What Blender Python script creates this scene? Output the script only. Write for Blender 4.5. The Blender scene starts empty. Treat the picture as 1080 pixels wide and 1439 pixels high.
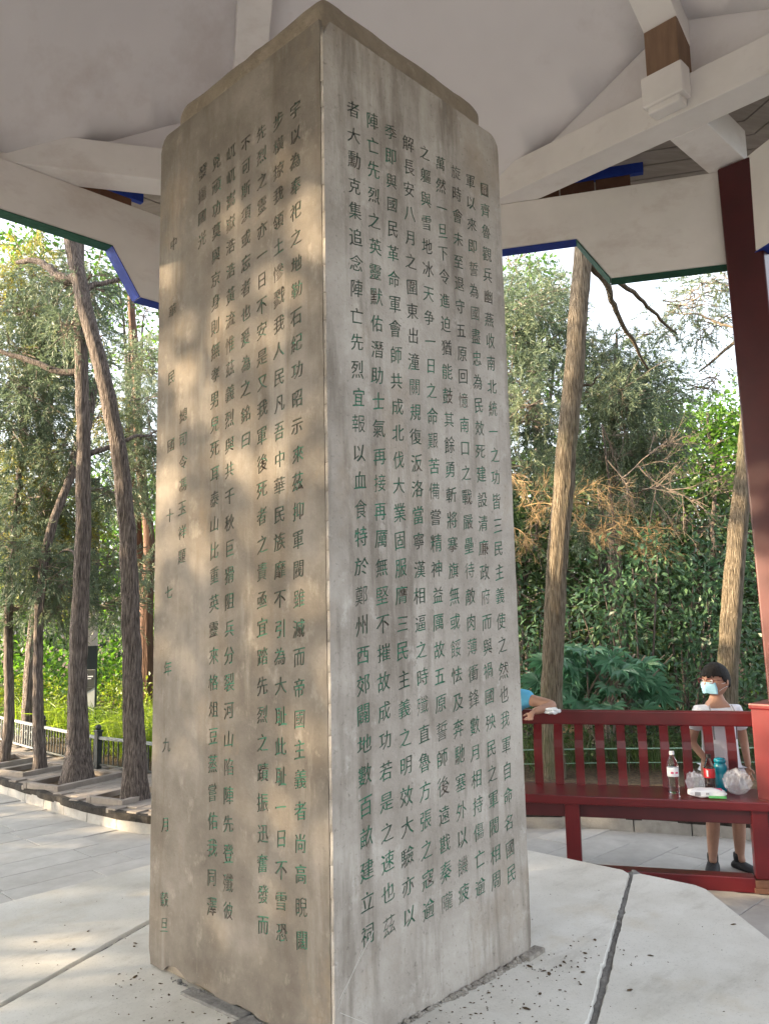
import bpy, bmesh, math, random
import numpy as np
from mathutils import Vector, Matrix, noise
R = math.radians
S = bpy.context.scene
COL = S.collection

# ---------------------------------------------------------------- camera, sky, sun, exposure
cam_d = bpy.data.cameras.new('camera'); cam = bpy.data.objects.new('camera', cam_d); COL.objects.link(cam)
PITCH, ROLL = 0.13129, -0.02133
_f = Vector((0, math.cos(PITCH), math.sin(PITCH))); _r = Vector((1, 0, 0)); _u = _r.cross(_f)
_r2 = _r*math.cos(ROLL)+_u*math.sin(ROLL); _u2 = -_r*math.sin(ROLL)+_u*math.cos(ROLL)
cam.matrix_world = Matrix(((_r2.x, _u2.x, -_f.x, 0), (_r2.y, _u2.y, -_f.y, 0), (_r2.z, _u2.z, -_f.z, 1.545), (0, 0, 0, 1)))
cam_d.sensor_fit = 'VERTICAL'; cam_d.sensor_height = 24; cam_d.lens = 24*1145.38/1439
cam_d.clip_start = 0.05; cam_d.clip_end = 500
S.camera = cam
S.render.resolution_x, S.render.resolution_y = 768, 1024
SUN_EL, SUN_AZ = R(17), R(-97)          # azimuth from +Y, clockwise
w = bpy.data.worlds.new('World'); S.world = w; w.use_nodes = True
nt = w.node_tree; bg = nt.nodes['Background']; sky = nt.nodes.new('ShaderNodeTexSky')
sky.sky_type = 'NISHITA'; sky.sun_disc = False; sky.sun_elevation = SUN_EL; sky.sun_rotation = SUN_AZ
sky.air_density = 1.0; sky.dust_density = 3.0; sky.ozone_density = 1.0
hsv = nt.nodes.new('ShaderNodeHueSaturation'); hsv.inputs['Saturation'].default_value = .38; nt.links.new(sky.outputs[0], hsv.inputs['Color']); nt.links.new(hsv.outputs[0], bg.inputs[0]); bg.inputs[1].default_value = 0.15
sd = bpy.data.lights.new('sun', 'SUN'); sun = bpy.data.objects.new('sun', sd); COL.objects.link(sun)
sd.energy = 4.2; sd.angle = R(0.5); sd.color = (1.0, 0.78, 0.50)
_s = Vector((math.sin(SUN_AZ)*math.cos(SUN_EL), math.cos(SUN_AZ)*math.cos(SUN_EL), math.sin(SUN_EL)))
sun.rotation_euler = _s.to_track_quat('Z', 'Y').to_euler(); sun.location = _s*30
S.view_settings.view_transform = 'Standard'; S.view_settings.look = 'None'
S.view_settings.exposure = 2.48; S.view_settings.gamma = 1.0; S.view_settings.use_curve_mapping = False
S.cycles.max_bounces = 8; S.cycles.diffuse_bounces = 5; S.cycles.transparent_max_bounces = 8
S.cycles.use_denoising = True

# ---------------------------------------------------------------- materials
def mat(name, stops, scale=6, detail=6, rough=.8, bump=.3, bscale=60, stretch=(1, 1, 1), dist=.01, coat=0, spots=None, spec=.3, stain=None, bdetail=6, island=0, contrast=(.3, .7)):
    m = bpy.data.materials.new(name); m.use_nodes = True; t = m.node_tree; N = t.nodes; L = t.links
    b = N['Principled BSDF']; b.inputs['Roughness'].default_value = rough; b.inputs['Specular IOR Level'].default_value = spec
    if coat: b.inputs['Coat Weight'].default_value = coat; b.inputs['Coat Roughness'].default_value = .12
    tc = N.new('ShaderNodeTexCoord'); mp = N.new('ShaderNodeMapping'); mp.inputs['Scale'].default_value = stretch
    L.new(tc.outputs['Object'], mp.inputs[0])
    n = N.new('ShaderNodeTexNoise'); n.inputs['Scale'].default_value = scale; n.inputs['Detail'].default_value = detail; n.inputs['Roughness'].default_value = .65
    L.new(mp.outputs[0], n.inputs[0])
    cr = N.new('ShaderNodeValToRGB'); els = cr.color_ramp.elements
    lo, hi = contrast
    for i, c in enumerate(stops):
        p = lo+(hi-lo)*i/(len(stops)-1)
        e = els[i] if i < 2 else els.new(p)
        e.position = p; e.color = (*c, 1)
    L.new(n.outputs[0], cr.inputs[0]); out = cr.outputs[0]
    if stain:   # (colour, scale, stretch, amount, threshold)
        for (c, sc, st, amt, th) in stain:
            mp2 = N.new('ShaderNodeMapping'); mp2.inputs['Scale'].default_value = st; mp2.inputs['Location'].default_value = (sc*1.3, 2.1, amt*7)
            L.new(tc.outputs['Object'], mp2.inputs[0])
            n2 = N.new('ShaderNodeTexNoise'); n2.inputs['Scale'].default_value = sc; n2.inputs['Detail'].default_value = 7; n2.inputs['Roughness'].default_value = .7
            L.new(mp2.outputs[0], n2.inputs[0])
            r2 = N.new('ShaderNodeMapRange'); r2.inputs[1].default_value = th; r2.inputs[2].default_value = th+.14; r2.inputs[3].default_value = 0; r2.inputs[4].default_value = amt
            L.new(n2.outputs[0], r2.inputs[0])
            mx = N.new('ShaderNodeMix'); mx.data_type = 'RGBA'; mx.inputs[7].default_value = (*c, 1)
            L.new(r2.outputs[0], mx.inputs[0]); L.new(out, mx.inputs[6]); out = mx.outputs[2]
    if island:
        g = N.new('ShaderNodeObjectInfo'); hs = N.new('ShaderNodeHueSaturation')
        r3 = N.new('ShaderNodeMapRange'); r3.inputs[3].default_value = 1-island; r3.inputs[4].default_value = 1+island
        L.new(g.outputs['Random'], r3.inputs[0]); L.new(r3.outputs[0], hs.inputs['Value']); L.new(out, hs.inputs['Color']); out = hs.outputs[0]
    L.new(out, b.inputs['Base Color'])
    if bump:
        n3 = N.new('ShaderNodeTexNoise'); n3.inputs['Scale'].default_value = bscale; n3.inputs['Detail'].default_value = bdetail
        L.new(mp.outputs[0], n3.inputs[0])
        bp = N.new('ShaderNodeBump'); bp.inputs['Strength'].default_value = bump; bp.inputs['Distance'].default_value = dist
        L.new(n3.outputs[0], bp.inputs['Height']); L.new(bp.outputs[0], b.inputs['Normal'])
    return m

def plain(name, c, rough=.5, spec=.5, trans=0, coat=0, ior=1.45, alpha=1):
    m = bpy.data.materials.new(name); m.use_nodes = True; b = m.node_tree.nodes['Principled BSDF']
    b.inputs['Base Color'].default_value = (*c, 1); b.inputs['Roughness'].default_value = rough; b.inputs['Specular IOR Level'].default_value = spec
    b.inputs['Transmission Weight'].default_value = trans; b.inputs['Coat Weight'].default_value = coat; b.inputs['IOR'].default_value = ior
    b.inputs['Alpha'].default_value = alpha
    N = m.node_tree.nodes; n = N.new('ShaderNodeTexNoise'); n.inputs['Scale'].default_value = 40
    r = N.new('ShaderNodeMapRange'); r.inputs[3].default_value = max(rough-.06, 0.02); r.inputs[4].default_value = rough+.08
    m.node_tree.links.new(n.outputs[0], r.inputs[0]); m.node_tree.links.new(r.outputs[0], b.inputs['Roughness'])
    return m

def leafmat(name, cols, transl=.35, tcol=None, rough=.45, spec=.35):
    m = bpy.data.materials.new(name); m.use_nodes = True; t = m.node_tree; N = t.nodes; L = t.links
    b = N['Principled BSDF']; b.inputs['Roughness'].default_value = rough; b.inputs['Specular IOR Level'].default_value = spec
    g = N.new('ShaderNodeNewGeometry'); cr = N.new('ShaderNodeValToRGB'); els = cr.color_ramp.elements
    for i, c in enumerate(cols):
        p = i/(len(cols)-1); e = els[i] if i < 2 else els.new(p); e.position = p; e.color = (*c, 1)
    tc = N.new('ShaderNodeTexCoord'); n = N.new('ShaderNodeTexNoise'); n.inputs['Scale'].default_value = 1.3; n.inputs['Detail'].default_value = 3
    L.new(tc.outputs['Object'], n.inputs[0])
    ma = N.new('ShaderNodeMath'); ma.operation = 'MULTIPLY_ADD'; ma.inputs[1].default_value = .55; L.new(g.outputs['Random Per Island'], ma.inputs[0])
    mb = N.new('ShaderNodeMath'); mb.operation = 'MULTIPLY_ADD'; mb.inputs[1].default_value = 1.4; mb.inputs[2].default_value = -.47
    L.new(n.outputs[0], mb.inputs[0]); L.new(mb.outputs[0], ma.inputs[2]); L.new(ma.outputs[0], cr.inputs[0]); L.new(cr.outputs[0], b.inputs['Base Color'])
    tr = N.new('ShaderNodeBsdfTranslucent'); hs = N.new('ShaderNodeHueSaturation'); hs.inputs['Saturation'].default_value = 1.15; hs.inputs['Value'].default_value = 1.5
    L.new(cr.outputs[0], hs.inputs['Color']); L.new(hs.outputs[0], tr.inputs[0])
    mx = N.new('ShaderNodeMixShader'); mx.inputs[0].default_value = transl
    L.new(b.outputs[0], mx.inputs[1]); L.new(tr.outputs[0], mx.inputs[2]); L.new(mx.outputs[0], N['Material Output'].inputs[0])
    return m

M = {}
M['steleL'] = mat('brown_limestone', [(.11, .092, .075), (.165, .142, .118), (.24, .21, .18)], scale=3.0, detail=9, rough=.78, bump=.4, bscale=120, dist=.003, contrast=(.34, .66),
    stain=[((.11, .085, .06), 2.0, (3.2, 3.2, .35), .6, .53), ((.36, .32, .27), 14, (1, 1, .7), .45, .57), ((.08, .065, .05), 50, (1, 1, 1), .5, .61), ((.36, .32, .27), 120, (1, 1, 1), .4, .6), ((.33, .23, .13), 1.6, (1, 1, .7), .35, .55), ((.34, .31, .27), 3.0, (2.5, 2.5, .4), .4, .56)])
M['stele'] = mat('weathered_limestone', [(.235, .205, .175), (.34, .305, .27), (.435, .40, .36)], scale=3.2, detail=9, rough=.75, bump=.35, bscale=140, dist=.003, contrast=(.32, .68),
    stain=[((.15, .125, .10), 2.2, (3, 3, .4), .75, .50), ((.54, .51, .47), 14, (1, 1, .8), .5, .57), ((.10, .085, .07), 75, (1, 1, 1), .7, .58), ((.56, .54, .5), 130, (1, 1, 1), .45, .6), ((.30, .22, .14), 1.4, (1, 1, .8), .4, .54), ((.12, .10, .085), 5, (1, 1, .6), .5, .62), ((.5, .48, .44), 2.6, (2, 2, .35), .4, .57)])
M['stelecap'] = mat('rough_limestone', [(.20, .165, .125), (.31, .26, .205)], scale=7, rough=.85, bump=.9, bscale=50, dist=.008, stain=[((.42, .37, .3), 25, (1, 1, 1), .5, .58)])
M['mortar'] = mat('lime_mortar', [(.16, .14, .12), (.36, .33, .29)], scale=28, rough=.95, bump=1, bscale=90, dist=.008, stain=[((.55, .52, .46), 40, (1, 1, 1), .7, .6)])
M['slab'] = mat('worn_marble', [(.38, .355, .31), (.53, .505, .455), (.63, .61, .565)], scale=1.6, detail=8, rough=.55, bump=.25, bscale=120, dist=.002,
    stain=[((.30, .27, .225), 2.2, (1, 2.4, 1), .4, .54), ((.14, .13, .11), 38, (1, 2.2, 1), .85, .65), ((.42, .33, .20), 2.0, (1, 1, 1), .35, .56), ((.06, .055, .05), 9, (2, .8, 1), .85, .70), ((.2, .19, .165), 130, (1, 1, 1), .65, .57), ((.10, .09, .07), 60, (1, 1.6, 1), .8, .66), ((.62, .61, .58), 6, (1, .5, 1), .4, .6)])
M['joint'] = mat('grey_cement', [(.12, .115, .11), (.24, .23, .215)], scale=30, rough=.95, bump=1, bscale=70, dist=.006)
M['paving'] = mat('paving_stone', [(.34, .32, .295), (.45, .43, .40)], scale=5, rough=.6, bump=.3, bscale=90, dist=.003, island=.1, stain=[((.30, .28, .25), 3, (1, 1, 1), .4, .57), ((.2, .19, .17), 40, (1, 1, 1), .5, .66)])
M['pavebed'] = mat('paving_joint', [(.22, .21, .19), (.3, .29, .27)], scale=9, rough=.9, bump=.3)
M['granite'] = mat('dark_granite', [(.09, .085, .08), (.2, .19, .18)], scale=60, rough=.6, bump=.3, bscale=80, dist=.003, stain=[((.3, .28, .26), 90, (1, 1, 1), .7, .58)])
M['brickpave'] = mat('brown_paver', [(.20, .17, .145), (.30, .26, .225)], scale=8, rough=.85, bump=.5, bscale=60, dist=.005, island=.14)
M['kerbtop'] = mat('dark_edging', [(.010, .009, .008), (.04, .033, .027)], scale=12, rough=.9, bump=.8, bscale=40)
M['kerb'] = mat('kerb_stone', [(.27, .255, .235), (.38, .365, .34)], scale=9, rough=.75, bump=.4, bscale=50, island=.12, stain=[((.2, .18, .15), 5, (1, 1, 1), .5, .57)])
M['soil'] = mat('leaf_litter', [(.03, .02, .013), (.09, .06, .035), (.16, .11, .06)], scale=30, rough=.95, bump=1, bscale=50, dist=.03)
M['plaster'] = mat('white_plaster', [(.74, .72, .71), (.84, .82, .81)], scale=2.2, detail=4, rough=.7, bump=.12, bscale=25, dist=.004, stain=[((.55, .49, .46), 1.2, (1, 1, 2), .5, .54), ((.35, .28, .24), 6, (1, 1, 1), .3, .64)])
M['ceiling'] = mat('ceiling_plaster', [(.69, .675, .70), (.77, .755, .78)], scale=1.1, detail=3, rough=.75, bump=.1, bscale=14, dist=.006, stain=[((.52, .47, .46), .8, (1, 1, 1), .5, .53), ((.45, .38, .33), 3.5, (1, 1, 1), .25, .62)])
M['boards'] = mat('grey_boards', [(.28, .25, .23), (.4, .36, .34)], scale=3, stretch=(1, 8, 1), rough=.8, bump=.3, bscale=20)
M['brown'] = mat('brown_paint', [(.10, .045, .028), (.17, .085, .055)], scale=7, rough=.7, bump=.3, bscale=40)
M['tan'] = mat('raw_timber', [(.19, .12, .08), (.26, .17, .115)], scale=6, stretch=(4, 4, .6), rough=.8, bump=.3, bscale=40)
M['blue'] = mat('blue_trim', [(.012, .035, .25), (.02, .055, .36)], scale=12, rough=.55, bump=.3, bscale=50)
M['green'] = mat('green_trim', [(.012, .07, .05), (.025, .12, .085)], scale=12, rough=.6, bump=.4, bscale=50)
M['red'] = mat('dark_red_paint', [(.082, .006, .008), (.115, .008, .011)], scale=4, rough=.34, bump=.12, bscale=25, dist=.002, coat=.1, spec=.4, stain=[((.05, .008, .008), 3, (1, 1, .3), .4, .56), ((.17, .06, .05), 18, (1, 1, 1), .45, .64), ((.02, .006, .006), 45, (1, 1, 1), .5, .68)])
M['redcol'] = mat('maroon_column_paint', [(.045, .005, .008), (.07, .008, .010)], scale=3, rough=.42, bump=.08, bscale=20, dist=.002, coat=.12, spec=.4)
M['bark'] = mat('cypress_bark', [(.03, .024, .021), (.13, .105, .092), (.26, .215, .19)], scale=13, detail=8, stretch=(7, 7, .6), rough=.95, bump=1, bscale=15, bdetail=8, dist=.04, contrast=(.34, .66))
M['barkR'] = mat('pale_cypress_bark', [(.04, .03, .02), (.15, .12, .085), (.25, .21, .16)], scale=13, detail=8, stretch=(7, 7, .5), rough=.95, bump=1, bscale=15, bdetail=8, dist=.04, contrast=(.34, .66), stain=[((.13, .15, .07), 1.2, (1, 1, .5), .5, .55)])
M['barkO'] = mat('russet_bark', [(.05, .028, .019), (.16, .092, .063)], scale=8, detail=7, stretch=(4, 4, .6), rough=.95, bump=.8, bscale=11, dist=.02)
M['twig'] = mat('dead_twig', [(.26, .17, .09), (.46, .33, .18)], scale=10, rough=.85, bump=0)
M['twigg'] = mat('grey_twig', [(.14, .11, .09), (.26, .21, .17)], scale=10, rough=.85, bump=0)
M['conif'] = leafmat('cypress_foliage', [(.04, .06, .04), (.10, .135, .085), (.16, .205, .13), (.19, .19, .10)], .3)
M['conify'] = leafmat('yellow_green_foliage', [(.08, .11, .04), (.20, .21, .07), (.36, .28, .07)], .4)  # leaf colours run from green to yellow
M['broad'] = leafmat('bright_leaf', [(.04, .095, .02), (.09, .18, .035), (.16, .27, .05)], .45)
M['dark'] = leafmat('dark_leaf', [(.018, .032, .016), (.045, .08, .032), (.09, .13, .045)], .3)
M['shrub'] = leafmat('laurel_leaf', [(.035, .08, .045), (.08, .155, .08), (.13, .22, .11)], .3, rough=.35, spec=.5)
M['fatsia'] = leafmat('fatsia_leaf', [(.05, .13, .08), (.08, .19, .11), (.11, .235, .13)], .25, rough=.35, spec=.5)
M['hedge'] = leafmat('hedge_leaf', [(.07, .11, .02), (.15, .20, .035), (.24, .27, .05)], .4)
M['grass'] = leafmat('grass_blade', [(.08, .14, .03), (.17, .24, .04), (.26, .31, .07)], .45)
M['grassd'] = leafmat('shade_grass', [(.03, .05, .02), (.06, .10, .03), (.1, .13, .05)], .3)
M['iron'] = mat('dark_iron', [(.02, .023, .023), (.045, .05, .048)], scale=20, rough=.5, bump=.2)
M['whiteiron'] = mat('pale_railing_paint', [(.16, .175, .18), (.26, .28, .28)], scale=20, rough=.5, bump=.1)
M['skin'] = mat('skin', [(.33, .185, .125), (.42, .24, .17)], scale=9, rough=.5, bump=.05, bscale=200, dist=.001)
M['hair'] = mat('black_hair', [(.004, .0035, .0035), (.010, .009, .008)], scale=60, stretch=(1, 1, .3), rough=.75, bump=.8, bscale=120, dist=.006)
M['tee'] = mat('white_cotton', [(.66, .67, .72), (.74, .75, .8)], scale=6, rough=.9, bump=.35, bscale=14, dist=.012)
M['bluetee'] = mat('sky_blue_cotton', [(.09, .37, .58), (.14, .45, .66)], scale=6, rough=.9, bump=.4, bscale=14, dist=.012)
M['greycloth'] = mat('grey_shorts', [(.24, .24, .26), (.34, .34, .36)], scale=8, rough=.9, bump=.4, bscale=16, dist=.01)
M['shoe'] = mat('black_sneaker', [(.012, .012, .014), (.03, .03, .033)], scale=14, rough=.6, bump=.4, bscale=60, stain=[((.6, .6, .6), 34, (1, 1, 1), .8, .71)])
M['mask'] = plain('mask_blue', (.33, .62, .78), .8)
M['whitep'] = plain('white_plastic', (.75, .76, .78), .45)
M['redframe'] = plain('dark_red_frame', (.12, .012, .015), .3)
M['black'] = plain('black_plastic', (.012, .012, .012), .35)
M['clear'] = plain('clear_plastic', (.95, .97, 1), .06, trans=1, ior=1.25)
M['cola'] = plain('cola_drink', (.018, .005, .003), .1, coat=1)
M['teal'] = plain('teal_plastic', (.0, .26, .36), .18, coat=.6, trans=.25)
M['labelred'] = plain('red_label', (.42, .01, .015), .4)
M['labelw'] = plain('white_label', (.75, .76, .78), .5)
M['pink'] = plain('pink_print', (.65, .08, .18), .5)
M['packgreen'] = plain('green_print', (.10, .38, .12), .4)
M['bag'] = plain('film_plastic', (.85, .87, .92), .18, trans=.5, ior=1.1, alpha=.42)
M['scratch'] = plain('chalky_stone', (.50, .47, .43), .9)
M['banner'] = plain('pale_banner', (.42, .43, .42), .7)
M['bannerdk'] = plain('dark_banner', (.03, .035, .035), .6)
M['polepale'] = plain('pale_pink_board', (.5, .42, .4), .7)

def paint_green():
    m = bpy.data.materials.new('green_letter_paint'); m.use_nodes = True; t = m.node_tree; N = t.nodes; L = t.links
    b = N['Principled BSDF']; b.inputs['Roughness'].default_value = .7
    tc = N.new('ShaderNodeTexCoord'); n = N.new('ShaderNodeTexNoise'); n.inputs['Scale'].default_value = 7; n.inputs['Detail'].default_value = 5
    L.new(tc.outputs['Object'], n.inputs[0])
    cr = N.new('ShaderNodeValToRGB'); e = cr.color_ramp.elements
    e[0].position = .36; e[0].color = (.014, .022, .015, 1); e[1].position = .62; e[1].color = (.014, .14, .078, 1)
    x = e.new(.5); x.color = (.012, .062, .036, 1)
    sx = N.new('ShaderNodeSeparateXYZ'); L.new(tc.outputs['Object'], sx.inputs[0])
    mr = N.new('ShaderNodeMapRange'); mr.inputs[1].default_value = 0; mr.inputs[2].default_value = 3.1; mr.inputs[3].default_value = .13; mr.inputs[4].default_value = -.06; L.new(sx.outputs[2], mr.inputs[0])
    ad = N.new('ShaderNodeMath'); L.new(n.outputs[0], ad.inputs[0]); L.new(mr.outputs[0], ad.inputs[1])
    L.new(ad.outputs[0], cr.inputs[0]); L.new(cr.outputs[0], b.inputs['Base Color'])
    return m
M['letter'] = paint_green()

# ---------------------------------------------------------------- helpers
def link(name, me, m=None, parent=None, loc=None, kind=None, label=None, cat=None, group=None):
    o = bpy.data.objects.new(name, me); COL.objects.link(o)
    if m is not None:
        me.materials.clear(); me.materials.append(m)
    if parent: o.parent = parent
    if loc is not None: o.location = loc
    if kind: o['kind'] = kind
    tag(o, label, cat, group)
    return o
def tag(o, label=None, cat=None, group=None):
    if label: o['label'] = label
    if cat: o['category'] = cat
    if group: o['group'] = group
    return o
def thing(name, label, cat, loc=(0, 0, 0), rz=0, group=None):
    o = bpy.data.objects.new(name, None); COL.objects.link(o); o.location = loc; o.rotation_euler = (0, 0, rz); o.empty_display_size = .2
    return tag(o, label, cat, group)
def fin(name, bm, m, parent=None, smooth=False, bev=0, seg=2, **k):
    me = bpy.data.meshes.new(name)
    if bev:
        bmesh.ops.bevel(bm, geom=[e for e in bm.edges if len(e.link_faces) == 2 and e.calc_face_angle(0) > .5], offset=bev, segments=seg, affect='EDGES', clamp_overlap=True, profile=.6)
    bmesh.ops.recalc_face_normals(bm, faces=bm.faces)
    bm.to_mesh(me); bm.free()
    if smooth:
        for p in me.polygons: p.use_smooth = True
    return link(name, me, m, parent, **k)
def box(bm, c, s, rz=0, mtx=None):
    r = bmesh.ops.create_cube(bm, size=1)
    T = Matrix.Translation(c) @ Matrix.Rotation(rz, 4, 'Z') @ Matrix.Diagonal((*s, 1))
    if mtx: T = mtx @ T
    bmesh.ops.transform(bm, matrix=T, verts=r['verts']); return r['verts']
def prism(bm, pts, z0, z1, mtx=None):
    a = [bm.verts.new((p[0], p[1], z0)) for p in pts]; b = [bm.verts.new((p[0], p[1], z1)) for p in pts]
    n = len(pts)
    fs = [bm.faces.new(b), bm.faces.new(a[::-1])]
    for i in range(n): fs.append(bm.faces.new((a[i], a[(i+1) % n], b[(i+1) % n], b[i])))
    if mtx: bmesh.ops.transform(bm, matrix=mtx, verts=a+b)
    return fs
def lathe(bm, prof, seg=20, c=(0, 0, 0)):
    rings = []
    for r, z in prof:
        rings.append([bm.verts.new((c[0]+r*math.cos(2*math.pi*i/seg), c[1]+r*math.sin(2*math.pi*i/seg), c[2]+z)) for i in range(seg)])
    for a, b in zip(rings, rings[1:]):
        for i in range(seg): bm.faces.new((a[i], a[(i+1) % seg], b[(i+1) % seg], b[i]))
    bm.faces.new(rings[0][::-1]); bm.faces.new(rings[-1])
def beam_mtx(p, q):     # local x along p->q, y horizontal, z up
    p = Vector(p); q = Vector(q); x = (q-p).normalized(); y = Vector((0, 0, 1)).cross(x).normalized(); z = x.cross(y)
    m = Matrix((x, y, z)).transposed().to_4x4(); m.translation = p; return m, (q-p).length
def tube_arrays(pts, rad, seg=8, rough=0, seed=0, cap=True, lobes=0):
    P = np.array(pts, float); n = len(P); rad = np.array(rad, float)
    T = np.gradient(P, axis=0); T /= np.linalg.norm(T, axis=1)[:, None]+1e-9
    up = np.array([0, 0, 1.]) if abs(T[0][2]) < .9 else np.array([1., 0, 0])
    V = []; 
    A = np.linspace(0, 2*np.pi, seg, endpoint=False)
    rng = np.random.default_rng(seed)
    if lobes: ph = rng.uniform(0, 6.28, 4)
    for i in range(n):
        u = np.cross(up, T[i]); u /= np.linalg.norm(u)+1e-9; v = np.cross(T[i], u); up = np.cross(T[i], u)*0+up
        r = np.full(seg, rad[i])
        if lobes:
            r = r*(1+lobes*(np.sin(3*A+ph[0]+i*.06)*.5+np.sin(5*A+ph[1]-i*.05)*.35+np.sin(9*A+ph[2]+.8*np.sin(i*.13))*.25))
        if rough: r = r*(1+rng.uniform(-rough, rough, seg))
        V.append(P[i]+np.outer(np.cos(A)*r, u)+np.outer(np.sin(A)*r, v))
    V = np.concatenate(V)
    F = []
    for i in range(n-1):
        for j in range(seg):
            k = (j+1) % seg; F.append((i*seg+j, i*seg+k, (i+1)*seg+k, (i+1)*seg+j))
    return V, F
def tubes_mesh(name, list_):   # list of (V,F)
    Vs = []; Fs = []; o = 0
    for V, F in list_:
        Vs.append(V); Fs += [tuple(a+o for a in f) for f in F]; o += len(V)
    me = bpy.data.meshes.new(name); me.from_pydata(np.concatenate(Vs).tolist(), [], Fs); me.update()
    for p in me.polygons: p.use_smooth = True
    return me
def resample(pts, n):
    P = np.array(pts, float); d = np.r_[0, np.cumsum(np.linalg.norm(np.diff(P, axis=0), axis=1))]
    t = np.linspace(0, d[-1], n)
    # smooth (Catmull-like through cubic interpolation of dense linear, then blur)
    Q = np.stack([np.interp(t, d, P[:, k]) for k in range(P.shape[1])], 1)
    for _ in range(max(1, n//10)):
        Q[1:-1] = (Q[:-2]+2*Q[1:-1]+Q[2:])/4
    return Q
def quads_mesh(name, C, D, N_, ln, wd, bend=.15):
    """leaf quads: C base points, D directions, N_ normals (n,3); ln, wd arrays"""
    D = D/np.linalg.norm(D, axis=1)[:, None]; W = np.cross(D, N_); W /= np.linalg.norm(W, axis=1)[:, None]+1e-9; Nn = np.cross(W, D)
    ln = ln[:, None]; wd = wd[:, None]
    v0 = C; v1 = C+D*ln*.45+W*wd*.5+Nn*wd*bend; v2 = C+D*ln-Nn*ln*bend; v3 = C+D*ln*.45-W*wd*.5+Nn*wd*bend
    n = len(C); V = np.stack([v0, v1, v2, v3], 1).reshape(-1, 3).astype(np.float32)
    me = bpy.data.meshes.new(name); me.vertices.add(4*n); me.vertices.foreach_set('co', V.ravel())
    me.loops.add(4*n); me.loops.foreach_set('vertex_index', np.arange(4*n, dtype=np.int32))
    me.polygons.add(n); me.polygons.foreach_set('loop_start', np.arange(0, 4*n, 4, dtype=np.int32))
    me.update(calc_edges=True); return me
def rdir(rng, n):
    d = rng.normal(size=(n, 3)); return d/np.linalg.norm(d, axis=1)[:, None]
def broad_pts(rng, clumps, dens, ln, wd):
    """clumps: (x,y,z,r[,flat]); leaves gathered on small twiglets inside each clump"""
    Cs = []; Ds = []
    for c in clumps:
        x, y, z, r = c[:4]; fl = c[4] if len(c) > 4 else .8
        nt_ = max(4, int(12*dens*r*r/ (ln*ln)/14)); 
        tw = rdir(rng, nt_)*(rng.uniform(.15, 1, nt_)**.45)[:, None]*r*rng.uniform(.75, 1.15, nt_)[:, None]; tw[:, 2] *= fl
        k = 11
        off = rng.normal(size=(nt_, k, 3))*ln*.95
        p = (tw[:, None, :]+off+np.array([x, y, z])).reshape(-1, 3)
        d = (off/np.linalg.norm(off, axis=2)[..., None]+tw[:, None, :]/r*.6+rng.normal(size=(nt_, k, 3))*.4).reshape(-1, 3); d[:, 2] -= .25
        Cs.append(p); Ds.append(d)
    C = np.concatenate(Cs); D = np.concatenate(Ds); n = len(C)
    N_ = rng.normal(size=(n, 3))*.6; N_[:, 2] += .9
    return C, D, N_, rng.uniform(.6, 1.15, n)*ln, rng.uniform(.7, 1.1, n)*wd
def conif_pts(rng, clumps, dens, ln=.078, wd=.011):
    """drooping sprays: many thin needles fanned round short curved twiglets"""
    Cs = []; Ds = []
    for c in clumps:
        x, y, z, r = c[:4]; fl = c[4] if len(c) > 4 else .7
        ns = max(8, int(dens*r*r*850))
        s0 = rdir(rng, ns)*(rng.uniform(.08, 1, ns)**.5)[:, None]*r; s0[:, 2] *= fl
        ax = rng.normal(size=(ns, 3))*.5+s0/r*1.1; ax[:, 2] -= .35; ax /= np.linalg.norm(ax, axis=1)[:, None]
        k = 26; L = rng.uniform(.12, .3, ns)
        t = np.linspace(0, 1, k)
        p = s0[:, None, :]+ax[:, None, :]*(t[None, :]*L[:, None])[..., None]
        p[..., 2] -= (t**2)[None, :]*L[:, None]*.35
        side = rng.normal(size=(ns, k, 3))
        d = ax[:, None, :]*.9+side*.45; d[..., 2] -= .15
        Cs.append((p+np.array([x, y, z])).reshape(-1, 3)); Ds.append(d.reshape(-1, 3))
    C = np.concatenate(Cs); D = np.concatenate(Ds); n = len(C)
    return C, D, rng.normal(size=(n, 3)), rng.uniform(.6, 1.2, n)*ln, rng.uniform(.7, 1.2, n)*wd
def twig_tree(rng, start, d, L, r, depth, out, spread=.6, droop=-.05, kids=4):
    n = 7; P = [np.array(start, float)]; d = np.array(d, float)/np.linalg.norm(d)
    for i in range(n-1):
        d = d+rng.normal(size=3)*.13+np.array([0, 0, droop]); d /= np.linalg.norm(d); P.append(P[-1]+d*L/(n-1))
    out.append(tube_arrays(P, np.linspace(r, r*.35, n), seg=4 if r < .012 else 6))
    if depth > 0:
        for k in range(kids):
            i = rng.integers(1, n-1); dd = (P[i+1]-P[i])/np.linalg.norm(P[i+1]-P[i])+rng.normal(size=3)*spread
            twig_tree(rng, P[i], dd, L*rng.uniform(.4, .7), r*.55, depth-1, out, spread, droop, kids)

TH = .81511
DR = Vector((math.cos(TH), math.sin(TH), 0)); DL = Vector((-math.sin(TH), math.cos(TH), 0))
K = Vector((-.1694, 2.4471, 0)); W_ = .98; SC = K+(DR+DL)*(W_/2); ZP = .33
az = lambda a: Vector((math.sin(R(a)), math.cos(R(a)), 0))

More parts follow.
